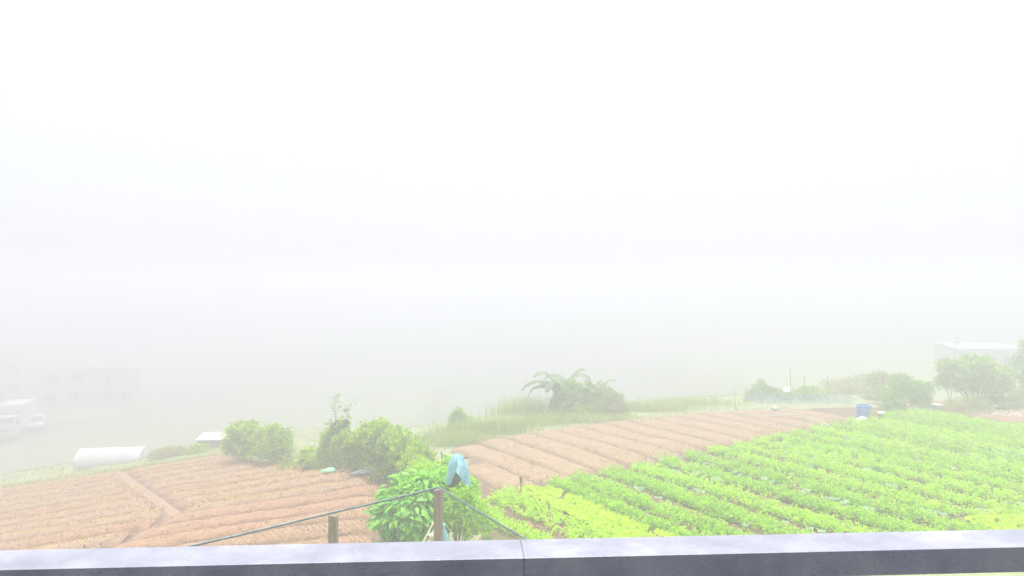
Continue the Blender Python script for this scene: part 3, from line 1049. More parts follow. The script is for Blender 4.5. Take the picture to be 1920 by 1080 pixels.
# cream bucket and blue bag at the foot of the corner post, bamboo canes
bk = at(812, 1004, 10.9)
bz = g1(bk[0], bk[1])
bucket = empty('plastic_pot', (bk[0], bk[1], bk[2] - .14))
set_props(bucket, 'small cream plastic pot set on a stick at the foot of the fence post', 'pot')
mb = MB(); mb.lathe([(.035, 0), (.04, .05), (.06, .12), (.068, .155), (.06, .158), (.05, .13), (.03, .04), (.0, .035)], 14); mb.build('cup', M['cream_plastic'], bucket, smooth=True)
MB().tube([(0, 0, bz - bk[2] + .05), (0, 0, .02)], .012, 6).build('stick', M['wood'], bucket)
bg = at(831, 1006, 11.6)
bag = empty('plastic_bag', (bg[0], bg[1], g1(bg[0], bg[1])))
set_props(bag, 'pale blue plastic bag hanging beside the foot of the corner fence post', 'bag')
mb = MB(); zt = bg[2] + .20 - bag.location.z
prof = [(.03, zt - .5), (.07, zt - .46), (.085, zt - .3), (.07, zt - .15), (.025, zt - .05), (.04, zt)]
mb.lathe(prof, 11); mb.v = [(x * (1 + .2 * math.sin(9 * z + 5 * x)), y * .7, z) for x, y, z in mb.v]
mb.build('bag_body', M['blue_sheet'], bag, smooth=True)
MB().tube([(0, .05, -.1), (0, .05, zt + .02)], .011, 6).build('stick', M['wood'], bag)
for i, (p1, p2) in enumerate((((806, 1012), (826, 965)), ((796, 1012), (817, 972)))):
    a = Vector(at(*p1, 12.2)); b = Vector(at(*p2, 12.6))
    cane = empty('bamboo_cane', (a.x, a.y, g1(a.x, a.y)))
    set_props(cane, ['leaning bamboo cane nearest the corner post', 'leaning bamboo cane half hidden in the big-leaved shrub'][i], 'cane', 'canes leaning by the fence')
    d = (b - a).normalized(); L0 = (a.z - cane.location.z) / d.z
    b0 = a - d * L0 - Vector(cane.location)
    sl = (b - Vector(cane.location) - b0).length / 5
    for s in range(5):
        q0 = b0 + d * s * sl; q1 = b0 + d * (s + 1) * sl
        MB().tube([q0, q0 + d * .02, q1 - d * .02, q1], [.019, .016, .016, .019], 7).build('segment', M['wood_pale'], cane)

# ---------------------------------------------------------------- hedge and bushes between the fields
def band_bush(name, label, cat, pts, n, leaf, mat, seed, **kw):
    """pts: (px, py, d, rx, rz) lobes seen in the photo"""
    bx = sum(p[0] for p in pts) / len(pts); bd = sum(p[2] for p in pts) / len(pts)
    base = gp(bx, bd)
    lbs = lobes_px(pts, base, g1(*base) - .03)
    return bush(name, label, cat, base, 1, 1, 1, n, leaf, mat, seed, lobes=lbs, **kw)

band_bush('hedge', 'long yellow-green hedge sloping down towards the big-leaved shrub', 'hedge',
          [(700, 818, 25.5, .6, .48), (722, 826, 24.8, .6, .55), (742, 842, 24, .56, .56), (765, 855, 23.2, .55, .54), (784, 868, 22.4, .46, .46), (715, 865, 25, .55, .5),
           (745, 880, 24, .45, .45), (690, 850, 26, .5, .5), (770, 890, 23, .36, .34), (695, 812, 25.6, .3, .22), (712, 806, 25.6, .28, .2), (730, 890, 24.4, .5, .35), (680, 830, 26.2, .5, .5), (672, 845, 26.5, .5, .5), (775, 880, 21.6, .42, .36), (790, 885, 21.0, .36, .32)],
          24000, .095, M['leaf_hedge'], 101, jitter=.2, group='bushes between the fields')
band_bush('shrub', 'dark tall bush with green top left of the long hedge', 'shrub',
          [(625, 825, 27.5, .45, .42), (650, 830, 27, .5, .45), (615, 855, 27.4, .42, .5), (640, 860, 27, .5, .5), (668, 850, 26.6, .5, .5), (660, 870, 26.8, .5, .4), (612, 875, 27.3, .3, .32), (635, 805, 27.4, .3, .2), (642, 797, 27.3, .22, .18)],
          13000, .095, M['leaf_hedge'], 102, jitter=.2, group='bushes between the fields')


def sapling(name, label, base_px, d, tips, seed, mat, n_leaf=26, leaf=.10):
    """thin upright stems with leaves spaced along them"""
    g = np.random.default_rng(seed)
    base = gp(base_px, d); z0 = g1(*base)
    t = set_props(empty(name, (base[0], base[1], z0)), label, 'sapling')
    P = []; D = []; mb = MB()
    for (px, py) in tips:
        tip = Vector(at(px, py, d)) - Vector((base[0], base[1], z0))
        ctrl = Vector((tip.x * .35 + g.uniform(-.05, .05), g.uniform(-.1, .1), tip.z * .55))
        pts = [Vector((0, 0, -.05)).lerp(ctrl, u).lerp(ctrl.lerp(tip, u), u) for u in np.linspace(0, 1, 9)]
        mb.tube(pts, list(np.linspace(.022, .006, 9)), 5)
        for i in range(n_leaf):
            u = g.uniform(.35, 1.0)
            c = Vector((0, 0, -.05)).lerp(ctrl, u).lerp(ctrl.lerp(tip, u), u)
            a = g.uniform(0, 6.28)
            dv = Vector((math.cos(a), math.sin(a), g.uniform(-.35, .5)))
            P.append(c + dv * g.uniform(.02, .12)); D.append(dv)
    mb.build('trunk', M['bark'], t)
    P = np.array([tuple(p) for p in P]); D = np.array([tuple(p) for p in D])
    V, Fc = leaves(ROUND, P, D, np.array([0, 0, 1.0]) + g.normal(0, .4, P.shape), leaf * g.uniform(.7, 1.3, len(P)))
    link('crown', raw_mesh('crown', V, Fc), mat, t)
    return t


sapling('sapling', 'thin leafy sapling with two upright shoots rising above the dark bush', 630, 27.2, [(627, 735), (661, 752), (617, 790), (650, 785)], 120, M['leaf_mid'], 52, .14)
band_bush('shrub', 'rounded green bush, left of the pair at the corner of the left field', 'shrub',
          [(448, 830, 30.8, .55, .55), (440, 810, 30.8, .35, .28), (465, 815, 30.8, .42, .35), (435, 845, 30.8, .35, .4), (462, 850, 30.6, .5, .4), (472, 800, 31, .24, .24), (450, 798, 31, .16, .16)],
          7500, .095, M['leaf_hedge'], 103, shell=.3, jitter=.34, group='bushes between the fields')
band_bush('shrub', 'rounded olive-green bush, right of the pair at the corner of the left field', 'shrub',
          [(515, 835, 29.8, .6, .52), (495, 820, 30, .42, .35), (530, 825, 29.6, .35, .40), (505, 855, 29.4, .45, .4), (530, 850, 29.2, .36, .42), (490, 850, 29.6, .35, .4), (512, 806, 29.9, .26, .2)],
          7500, .095, M['leaf_hedge'], 104, shell=.3, jitter=.34, group='bushes between the fields')
band_bush('shrub', 'small round bush between the bush pair and the dark tall bush', 'shrub',
          [(577, 865, 28.2, .42, .36), (570, 872, 28, .35, .3), (588, 868, 28, .34, .32), (577, 850, 28.3, .28, .2)],
          4200, .09, M['leaf_hedge'], 105, jitter=.18, group='bushes between the fields')
g_ = gp(548, 29.2)
grass_clump('grass_clump', 'yellow-green grass between the bush pair and the small round bush', g_, 1.6, 1.8, .15, .5, 1500, .008, M['grass'], 130, .7)
g_ = gp(795, 21.4)
grass_clump('grass_clump', 'yellowish tall grass at the right end of the long hedge', g_, .9, 1.2, .4, 1.0, 900, .008, M['grass_dry'], 131, .5)
g_ = gp(590, 25.6)
grass_clump('weed_patch', 'sparse dry weeds on the soil in front of the small round bush', g_, 4.0, 1.4, .04, .16, 900, .006, M['grass_dry'], 132, 1.0, cat='weeds')

# litter heap below the dark bush
p = gp(615, 26.2)
sack = set_props(empty('plastic_sack', (p[0], p[1], g1(*p) + .02)), 'flat mint-green plastic sack lying below the dark bush', 'sack')
mb = MB(); mb.lathe([(.10, 0), (.26, .04), (.29, .10), (.22, .16), (.08, .19)], 14)
mb.v = [(x * (1 + .15 * math.sin(7 * y + 3)), y * .8, z * (1 + .2 * math.sin(9 * x))) for x, y, z in mb.v]
mb.build('sack_body', M['green_sack'], sack, smooth=True)
a0 = Vector(at(630, 883, 26.0)); b0 = Vector(at(656, 858, 26.3)); a0.z = g1(a0.x, a0.y) + .04
br = set_props(empty('bent_branch', a0), 'pale peeled branch curving up beside the mint-green sack', 'branch')
MB().tube([(0, 0, 0), (b0 - a0) * .5 + Vector((.04, 0, -.12)), b0 - a0], [.045, .04, .02], 7).build('stem', M['wood_pale'], br, smooth=True)
for i, (px, d, rz) in enumerate(((672, 25.4, .3), (690, 25.2, -.2))):
    p = gp(px, d)
    s_ = set_props(empty('white_bag', (p[0], p[1], g1(*p) + .01), rz), ['crumpled white plastic bag at the bush foot, nearer the peeled branch', 'crumpled white plastic bag at the bush foot, nearer the long hedge'][i], 'bag', 'white bags at the bush foot')
    mb = MB(); mb.lathe([(.10, 0), (.20, .03), (.17, .09), (.06, .13)], 11)
    mb.v = [(x * (1.3 + .3 * math.sin(11 * y + i)), y * .7, z * (1 + .4 * math.sin(13 * x + i))) for x, y, z in mb.v]
    mb.build('bag_body', M['white_sheet'], s_, smooth=True)

# ---------------------------------------------------------------- far edge of the brown field
band_bush('shrub', 'faint upright bush in the mist left of the tall grass at the field edge', 'shrub',
          [(858, 790, 34, .38, .45), (858, 777, 34, .28, .28), (872, 795, 34, .4, .3), (852, 797, 34, .3, .3)], 2200, .09, M['leaf_mid'], 140, jitter=.2)
for i, (px, d, sx, h0, h1, nb, lab, mt) in enumerate((
        (900, 31.5, 2.6, .3, .85, 1800, 'clump of long pale grass at the left corner of the brown field', 'grass'),
        (868, 29.8, 1.8, .25, .6, 1000, 'low green grass on the verge behind the blue plastic cover', 'grass'),
        (978, 36.5, 2.0, .4, 1.1, 900, 'tall wispy grass in the mist left of the banana plants', 'grass'),
        (1000, 33.2, 2.4, .12, .4, 1300, 'short yellowish grass verge below the tall wispy grass', 'grass'),
        (820, 31, 2.4, .10, .4, 1500, 'bright yellow-green grass verge behind the long hedge', 'grass'),
        (1080, 33.8, 4.0, .15, .5, 1900, 'low weeds along the field edge below the banana plants', 'grass'),
        (1210, 36.5, 3.4, .12, .55, 1600, 'low faint weeds at the far edge right of the banana plants', 'grass'),
        (1300, 38.5, 3.6, .10, .5, 1200, 'faint weeds at the far edge left of the lone thin stake', 'grass'))):
    grass_clump('grass_clump', lab, gp(px, d), sx, .9 if h1 < 1 else 1.6, h0, h1, nb, .013, M[mt], 150 + i, .55)


def banana_leaf(L, w, seed, droop):
    g = np.random.default_rng(seed)
    rows = 16
    V = []; Fc = []
    ang = g.uniform(.55, 1.4); y = z = 0.0
    for i in range(rows + 1):
        u = i / rows
        ww = w * (math.sin(math.pi * min(1, u * .9 + .08)) ** .5) * (0.25 if i == 0 else 1)
        tl = g.uniform(.45, 1.0); tr = g.uniform(.45, 1.0)
        V += [(-ww * tl, y, z - ww * tl * .75), (0, y, z), (ww * tr, y, z - ww * tr * .75)]
        st = L / rows
        y += st * math.cos(ang); z += st * math.sin(ang)
        ang -= droop / rows * (.5 + u)
    for i in range(rows):
        b = i * 3
        Fc += [(b, b + 1, b + 4, b + 3), (b + 1, b + 2, b + 5, b + 4)]
    return raw_mesh('leaf', np.array(V), np.array(Fc), False)


def banana(label, px, d, h, L, azs, seed, lean=(0, 0)):
    g = np.random.default_rng(seed)
    b = gp(px, d)
    t = set_props(empty('banana_plant', (b[0], b[1], g1(*b) - .05)), label, 'banana plant', 'banana plants in the mist')
    tx, ty = lean
    MB().tube([(0, 0, 0), (tx * .4, ty * .4, h * .5), (tx, ty, h)], [.11, .09, .055], 8).build('stem', M['leaf_olive'], t, smooth=True)
    for a in azs:
        me = banana_leaf(L * g.uniform(.8, 1.15),   .29 * g.uniform(.8, 1.2), int(g.integers(9999)), g.uniform(1.4, 2.7))
        me.materials.append(M['leaf_banana'])
        zz = h * g.uniform(.72, 1.0)
        o = link('leaf', me, None, t, (tx * zz / h, ty * zz / h, zz - .06))
        o.rotation_euler = (g.uniform(-.1, .1), 0, a)
    return t


PI = math.pi
banana('leftmost banana plant with arching leaves reaching out to the left', 1042, 36, 1.55, 1.75, [PI * .5, PI * .6, PI * .42, PI * .9, -.3, -PI * .45, PI * 1.05, PI * .2], 201, (-.05, 0))
banana('banana plant beside the leftmost one with two leaves standing straight up', 1066, 36.6, 1.5, 1.6, [.2, PI * .3, PI * .7, PI * 1.2, -PI * .3, -PI * .6, PI], 202)
banana('low banana plant in the middle of the misty clump', 1095, 36.2, 1.0, 1.5, [PI * .35, PI * .6, PI, -.4, -PI * .5, -PI * .7], 203)
banana('right-hand banana plant with leaves bending over the round bush', 1116, 36.8, 1.0, 1.5, [-PI * .45, -PI * .6, -.5, PI * .4, PI, PI * .8], 204)
band_bush('shrub', 'misty tall bush growing up between the banana leaves', 'shrub',
          [(1070, 765, 35.4, .75, .6), (1062, 745, 35.6, .55, .5), (1090, 775, 35.2, .8, .45), (1052, 782, 35.2, .6, .4), (1070, 728, 35.8, .4, .4), (1100, 755, 35.6, .55, .45), (1078, 750, 35.5, .5, .5), (1048, 762, 35.8, .5, .45), (1052, 738, 35.9, .34, .40), (1088, 733, 35.8, .28, .3), (1112, 742, 35.8, .25, .26)], 10000, .11, M['leaf_mid'], 160, jitter=.2, group='bushes at the far field edge')
band_bush('shrub', 'misty round bush at the right end of the banana clump', 'shrub',
          [(1138, 765, 35.8, .75, .6), (1152, 755, 36, .5, .5), (1122, 772, 35.4, .65, .5), (1160, 775, 35.8, .45, .42), (1132, 745, 36, .5, .4), (1148, 785, 35.6, .6, .3)], 5200, .11, M['leaf_olive'], 161, jitter=.22, group='bushes at the far field edge')


def thin_stake(label, px, py0, py1, d, r0, lean=0.0, cat='stake'):
    p = gp(px, d); z0 = g1(*p)
    t = set_props(empty('thin_stake', (p[0], p[1], z0)), label, cat, 'thin stakes at the far field edge')
    zt = at(px, py0, d)[2] - z0
    MB().tube([(0, 0, -.1), (lean * .4, 0, zt * .5), (lean, 0, zt)], [r0, r0 * .9, r0 * .7], 6).build('stick', M['wood'], t)
    return t
thin_stake('lone thin leaning stake on the brown field left of the blue netting', 1380, 731, 773, 36.2, .022, -.08)

# blue netting enclosure --------------------------------------------------
nd = 39.0
nb = gp(1500, nd)
net = set_props(empty('net_fence', (nb[0], nb[1], g1(*nb))), 'faint pale blue garden netting sagging between thin posts', 'netting')
posts = [(1398, 726, 39.2), (1440, 722, 38.8), (1482, 690, 38.6), (1508, 705, 38.6), (1552, 704, 38.6), (1590, 722, 38.8)]
tops = []
for px, py, d in posts:
    p = at(px, py, d); q = gp(px, d)
    MB().tube([(q[0] - nb[0], q[1] - nb[1], g1(*q) - g1(*nb) - .1), (p[0] - nb[0], p[1] - nb[1], p[2] - g1(*nb))], .02, 6).build('post', M['wood'], net)
xs = np.linspace(1398, 1600, 60)
V = []
for i, px in enumerate(xs):
    d = np.interp(px, [p[0] for p in posts], [p[2] for p in posts]) + .04
    q = gp(px, d); g0 = g1(*q)
    topy = np.interp(px, [1398, 1440, 1482, 1508, 1552, 1575, 1600], [738, 735, 737, 737, 735, 738, 743])
    zt = at(px, topy, d)[2] - .06 * abs(math.sin((px - 1398) / 26))
    for k in range(9):
        u = k / 8
        V.append((q[0] - nb[0] + .05 * math.sin(i * .9 + k), q[1] - nb[1] + .07 * math.sin(i * 1.7 + k * .8) + .25 * (1 - u) ** 2 * math.sin(i * .4) * .5 - .05, g0 + (zt - g0) * u - g1(*nb)))
link('netting', raw_mesh('netting', np.array(V), grid_faces(60, 9), True), M['blue_net'], net)
band_bush('shrub', 'faint bush behind the left end of the blue netting', 'shrub',
          [(1425, 738, 40.5, .6, .5), (1412, 745, 40.5, .45, .4), (1450, 742, 40.6, .6, .4), (1428, 722, 40.6, .25, .3), (1470, 748, 40.5, .5, .3)], 2600, .10, M['leaf_mid'], 170, jitter=.2, group='bushes at the far field edge')
band_bush('shrub', 'faint flat bush behind the middle of the blue netting', 'shrub',
          [(1500, 745, 41, .7, .4), (1530, 742, 41, .7, .42), (1515, 735, 41, .5, .3)], 2000, .10, M['leaf_mid'], 171, jitter=.2, group='bushes at the far field edge')
# white shed-like tarp behind the net
tp = at(1468, 725, 43); tb_ = g1(tp[0], 43)
tarp = set_props(empty('white_tarp', (tp[0], 43, tb_)), 'small white tarp cover seen over the blue netting', 'tarp')
zt = tp[2] - tb_ + .1
MB().add([(-.55, -.3, .0), (.55, -.3, 0), (.55, .5, 0), (-.55, .5, 0), (-.38, 0, zt), (.4, .1, zt - .08)],
         [(0, 1, 5, 4), (1, 2, 5), (2, 3, 4, 5), (3, 0, 4)]).build('sheet', M['white_sheet'], tarp)
band_bush('shrub', 'dry olive bush bank beyond the right end of the blue netting', 'shrub',
          [(1560, 728, 44, .8, .45), (1595, 726, 44, .8, .5), (1625, 722, 43.5, .8, .6), (1600, 740, 43, .8, .5), (1570, 742, 43, .8, .4)], 3600, .11, M['leaf_olive'], 172, jitter=.22, group='bushes at the far field edge')
band_bush('shrub', 'olive bush left behind the green bush by the blue barrel', 'shrub',
          [(1635, 722, 41, .5, .55), (1650, 710, 41, .5, .4), (1640, 745, 40.5, .6, .5), (1665, 720, 41, .5, .5)], 3200, .10, M['leaf_olive'], 173, jitter=.22, group='bushes at the right field edge')
band_bush('shrub', 'green bush standing directly right of the blue barrel', 'shrub',
          [(1690, 740, 36.6, .75, .65), (1672, 755, 36.4, .5, .55), (1712, 735, 36.8, .6, .55), (1665, 775, 36, .4, .38), (1725, 755, 36.8, .5, .5), (1690, 715, 36.8, .5, .35), (1735, 735, 37, .4, .45), (1680, 770, 36.2, .5, .35)],
          8500, .095, M['leaf_mid'], 174, jitter=.22, group='bushes at the right field edge')
band_bush('broadleaf_tree', 'largest tree at the right edge, in front of the white-roofed house', 'tree',
          [(1800, 700, 38, .8, .55), (1775, 690, 38.2, .5, .45), (1830, 690, 38, .7, .5), (1860, 710, 37.6, .7, .6), (1790, 725, 37.8, .7, .55), (1840, 730, 37.6, .8, .6), (1880, 735, 37.4, .5, .65), (1770, 720, 38, .45, .45),
           (1865, 755, 37.2, .55, .5), (1885, 705, 37.6, .4, .5), (1818, 676, 38.2, .4, .3), (1850, 682, 38, .35, .3)],
          12500, .125, M['leaf_mid'], 175, jitter=.24, shell=.3, r0=.05, group='bushes at the right field edge')
band_bush('shrub', 'low pale green bush in front of the largest tree', 'shrub',
          [(1795, 765, 36, .7, .45), (1825, 762, 36, .7, .5), (1845, 770, 35.8, .45, .35), (1780, 772, 35.8, .4, .32), (1815, 778, 35.6, .7, .25)],
          6000, .07, M['leaf_olive'], 176, jitter=.15, tpl=NARROW, group='bushes at the right field edge')
band_bush('broadleaf_tree', 'dark tree cut by the right edge of the picture', 'tree',
          [(1915, 690, 41, .6, .7), (1930, 670, 41, .6, .6), (1945, 700, 41, .8, .8), (1908, 715, 41, .4, .5), (1925, 650, 41, .35, .35), (1950, 730, 41, .9, .8)],
          6500, .12, M['leaf_mid'], 177, jitter=.24, r0=.05, group='bushes at the right field edge')
band_bush('shrub', 'loose pale weeds on the bank below the dark right-hand tree', 'shrub',
          [(1900, 755, 38, .5, .35), (1925, 745, 38.5, .7, .5), (1890, 772, 37, .5, .25), (1940, 765, 37.5, .8, .4)], 3400, .09, M['leaf_olive'], 178, jitter=.25, group='bushes at the right field edge')
sapling('dead_shoot', 'bare dark shoot sticking up in front of the white-roofed house', 1782, 38.4, [(1795, 634), (1757, 672)], 179, M['leaf_dark'], 9, .12)
for i, (px, py, d, w_, h_) in enumerate(((1752, 762, 37.2, .8, .22), (1728, 772, 36.6, .9, .12))):
    p = gp(px, d)
    s_ = set_props(empty('concrete_slab', (p[0], p[1], g1(*p)), -.3), ['pale concrete slab step between the two right-hand bushes, farther one', 'flat pale slab step on the path right of the green bush, nearer one'][i], 'slab', 'slab steps by the bushes')
    MB().box(-w_ / 2, w_ / 2, -.35, .35, -.05, h_, .02).build('slab', M['white_sheet'] if i == 0 else M['concrete'], s_)

# blue barrel and box on the far side of the crop
bp = gp(1619, 33.4); bz = g1(*bp) + .05
barrel = set_props(empty('blue_barrel', (bp[0], bp[1], bz), .25), 'open blue plastic barrel at the far border of the green crop', 'barrel')
mb = MB(); mb.lathe([(.27, 0), (.30, .03), (.305, .18), (.315, .20), (.305, .22), (.31, .42), (.32, .44), (.31, .46), (.30, .60), (.315, .62), (.315, .66), (.285, .66), (.28, .60), (.27, .08)], 24)
mb.build('shell', M['blue_plastic'], barrel, smooth=True)
MB().tube([(.29 * math.cos(a), .29 * math.sin(a), .665) for a in np.linspace(0, 2 * PI, 25)], .018, 6, cap=False).build('rim', M['blue_plastic'], barrel, smooth=True)
for s in (-1, 1):
    MB().tube([(s * .31, -.07, .56), (s * .36, -.05, .57), (s * .36, .05, .57), (s * .31, .07, .56)], .014, 6).build('handle', M['blue_plastic'], barrel)
bp = gp(1643, 33.9)
box = set_props(empty('cardboard_box', (bp[0], bp[1], g1(*bp) + .04), .5), 'small open orange-cream box right of the blue barrel', 'box')
for (x0, x1, y0, y1) in ((-.2, .2, -.18, -.165), (-.2, .2, .165, .18), (-.2, -.185, -.163, .163), (.185, .2, -.163, .163)):
    MB().box(x0, x1, y0, y1, 0, .36).build('side_panel', M['orange_card'], box)
MB().box(-.184, .184, -.162, .162, .002, .012).build('base', M['orange_card'], box)
MB().add([(-.2, -.18, .361), (.2, -.18, .361), (.22, -.30, .30), (-.22, -.31, .28)], [(0, 1, 2, 3)]).build('flap', M['cream_plastic'], box)
bp = gp(1612, 32.7)
sk = set_props(empty('cream_sack', (bp[0], bp[1], g1(*bp) + .06), .1), 'flat pale cream sack at the foot of the blue barrel', 'sack')
mb = MB(); mb.lathe([(.12, 0), (.28, .05), (.30, .13), (.24, .20), (.10, .24)], 13); mb.v = [(x * 1.25, y * .6, z * (1 + .2 * math.sin(9 * x))) for x, y, z in mb.v]
mb.build('sack_body', M['cream_plastic'], sk, smooth=True)

# irrigation hose and white lump on the brown field
hp = [(1430, 787), (1470, 783), (1500, 783), (1530, 792), (1556, 802)]
pts = []
for px, py in hp:
    d = F * 5.83 / (py - 540); q = gp(px, d); pts.append(Vector((q[0], q[1], g1(*q) + .23)))
hose = set_props(empty('irrigation_hose', pts[0]), 'pale irrigation hose curving across the far brown soil', 'hose')
fine = []
for i in range(len(pts) - 1):
    for u in np.linspace(0, 1, 6, endpoint=False):
        p0, p1, p2, p3 = pts[max(i - 1, 0)], pts[i], pts[i + 1], pts[min(i + 2, len(pts) - 1)]
        fine.append(.5 * ((2 * p1) + (p2 - p0) * u + (2 * p0 - 5 * p1 + 4 * p2 - p3) * u * u + (3 * p1 - p0 - 3 * p2 + p3) * u ** 3) - pts[0])
MB().tube(fine + [pts[-1] - pts[0]], .022, 6).build('tube', M['white_sheet'], hose, smooth=True)
bp = gp(1453, 35.3)
lump = set_props(empty('white_bag', (bp[0], bp[1], g1(*bp) + .18)), 'small crumpled white bag on the far brown soil beside the hose', 'bag')
mb = MB(); mb.lathe([(.06, 0), (.15, .05), (.14, .13), (.04, .20)], 11); mb.v = [(x * (1 + .25 * math.sin(12 * z)), y, z) for x, y, z in mb.v]
mb.build('bag_body', M['white_sheet'], lump, smooth=True)
# stony bank at the right
n = 330
sx = rng.uniform(21.8, 27, n); sy = 33.0 + (27 - sx) * .55 + rng.normal(0, .8, n) + .4
pts = np.stack([sx, sy, G(sx, sy) + .02], 1)
o = scatter_clods(pts, .03, .13, 'stone_rubble', M['stone'], None)
set_props(o, 'scattered pale stones on the brown bank at the right edge', 'rubble')
X_, Y_ = np.meshgrid(np.arange(19, 31, .4), np.arange(30, 39, .4), indexing='ij')
bank = sheet('soil_bank', np.arange(17.5, 31, .3), np.arange(28, 39.5, .3), M['soil'], lambda x, y: (rt_of(x, y)[0] > 25.5) & (rt_of(x, y)[0] < 29.5) & (y > 26) | ((x > 17.2) & (x < 22) & (y > 35.4) & (y < 37.6)), .012, 25)

# ---------------------------------------------------------------- houses, truck and car down in the valley
def wall_with_windows(t, w, h, y, wins, mat, thick=.18):
    """front wall (facing -y) built round its openings, plus frame, pane and sill for each window"""
    xs = sorted({-w / 2, w / 2} | {a for a, b, c, d in wins} | {b for a, b, c, d in wins})
    zs = sorted({0, h} | {c for a, b, c, d in wins} | {d for a, b, c, d in wins})
    mb = MB()
    for i in range(len(xs) - 1):
        for j in range(len(zs) - 1):
            cx = (xs[i] + xs[i + 1]) / 2; cz = (zs[j] + zs[j + 1]) / 2
            if any(a < cx < b and c < cz < d for a, b, c, d in wins):
                continue
            mb.box(xs[i], xs[i + 1], y, y + thick, zs[j], zs[j + 1])
    mb.build('wall', mat, t)
    for a, b, c, d in wins:
        f = MB(); f.box(a, a + .07, y - .03, y + .1, c, d); f.box(b - .07, b, y - .03, y + .1, c, d)
        f.box(a + .07, b - .07, y - .03, y + .1, d - .07, d); f.box(a + .07, b - .07, y - .03, y + .1, c, c + .07)
        f.box((a + b) / 2 - .025, (a + b) / 2 + .025, y - .02, y + .08, c + .07, d - .07)
        fo = f.build('window', M['white_paint'], t)
        MB().box(a + .07, b - .07, y + .09, y + .11, c + .07, d - .07).build('pane', M['window_glass'], fo)
        MB().box(a - .08, b + .08, y - .12, y - .032, c - .07, c - .003).build('sill', M['concrete'], fo)


def house(name, label, loc, rz, w, dep, h, wins, wall, roof, pitch=.35, over=.4, shed=False):
    t = set_props(empty(name, loc, rz), label, 'house')
    wall_with_windows(t, w, h, 0, wins, wall)
    MB().box(-w / 2, -w / 2 + .18, .182, dep, 0, h).box(w / 2 - .18, w / 2, .182, dep, 0, h).box(-w / 2 + .18, w / 2 - .18, dep - .18, dep, 0, h).build('side_wall', wall, t)
    if shed:
        z0 = h + .005; z1 = h + pitch * dep
        mb = MB(); nn_ = 40
        for i in range(nn_):
            xa = -w / 2 - over + (w + 2 * over) * i / nn_; xb = -w / 2 - over + (w + 2 * over) * (i + 1) / nn_
            dz = .03 * (i % 2)
            mb.add([(xa, -over, z0 + dz), (xb, -over, z0 + .03 * ((i + 1) % 2)), (xb, dep + over, z1 + .03 * ((i + 1) % 2)), (xa, dep + over, z1 + dz)], [(0, 1, 2, 3)])
        mb.build('roof', roof, t)
        MB().box(-w / 2 - over, w / 2 + over, -over - .03, -over - .005, z0 - .30, z0 + .05).build('fascia', M['white_paint'], t)
        for sx in (-1, 1):
            xg = sx * (w / 2 - .02)
            MB().add([(xg, .02, h), (xg, dep, h), (xg, dep, z1 - .02)], [(0, 1, 2)]).build('gable', wall, t)
    else:
        zr = h + pitch * dep / 2
        MB().add([(-w / 2 - over, -over, h - .12), (w / 2 + over, -over, h - .12), (w / 2 + over, dep / 2, zr), (-w / 2 - over, dep / 2, zr), (w / 2 + over, dep + over, h - .12), (-w / 2 - over, dep + over, h - .12)],
                 [(0, 1, 2, 3), (3, 2, 4, 5)]).build('roof', roof, t)
        for sx in (-1, 1):
            xg = sx * (w / 2 - .05)
            MB().add([(xg, .05, h), (xg, dep - .05, h), (xg, dep / 2, zr - .05)], [(0, 1, 2)]).build('gable', wall, t)
    return t


p = gp(1862, 69)
hh = at(1862, 655, 69)[2]
hz0 = g1(*p) - .1
house('white_roofed_house', 'grey house with flat white metal roof behind the largest tree', (p[0], p[1], hz0), -.12, 6.0, 5.0, hh - hz0,
      [(-.8, .1, .6, 1.4), (.9, 1.7, .6, 1.4)], M['wall_grey'], M['roof_metal'], .06, .2, True)


def valley_house(label, px, pyb, d, w, h, wins, wall, rz=0.0):
    b = at(px, pyb, d)
    z = min(b[2], g1(b[0], b[1]) + .3)
    return house('valley_house', label, (b[0], b[1], g1(b[0], b[1]) - .15), rz, w, 6, h, wins, wall, M['roof_brown'], .45)


valley_house('almost invisible two-storey house in the mist, nearest the small white car', 125, 775, 96, 6.4, 5.2, [(-2.4, -1.2, .8, 2.0), (.2, 1.4, .8, 2.0), (-2.0, -.8, 3.2, 4.4), (.7, 1.9, 3.2, 4.4)], M['wall_cream'], .5)
valley_house('almost invisible house in the mist, farthest right of the valley houses', 222, 774, 98, 5.0, 4.9, [(-1.8, -.6, .7, 1.9), (.4, 1.6, .7, 1.9), (-1.5, -.4, 3.0, 4.2)], M['wall_pink'], .5)
valley_house('almost invisible house in the mist behind the white truck', 12, 765, 104, 7.0, 6.0, [(-2.6, -1.4, .8, 2), (.2, 1.4, .8, 2), (-2.4, -1.2, 3.4, 4.6), (.4, 1.6, 3.4, 4.6)], M['wall_cream'], .55)

# road under the vehicles
rp_ = [(-95, 72), (-70, 74), (-54, 79), (-46, 88), (-40, 102)]
pts = np.array(rp_); u = np.linspace(0, 4, 60)
ss = np.stack([np.interp(u, range(5), pts[:, 0]), np.interp(u, range(5), pts[:, 1])], 1)
M['asphalt'] = surf_mat('asphalt', [(.12, .115, .11), (.17, .165, .155)], 2, .9, 6, coord='World')
set_props(strip_patch(ss, 2.6, lambda a, b: G(a, b) + .12, 5, 'road', M['asphalt'], None, 55, .05, .0), kind='structure')


def wheel(parent, x, y, r, w):
    o = MB().tube([(x - w / 2, y, r), (x - w / 2 + .03, y, r), (x + w / 2 - .03, y, r), (x + w / 2, y, r)], [r * .88, r, r, r * .88], 18).build('wheel', M['tyre'], parent)
    MB().tube([(x - w / 2 - .01, y, r), (x + w / 2 + .01, y, r)], r * .55, 14).build('rim', M['wall_grey'], o)


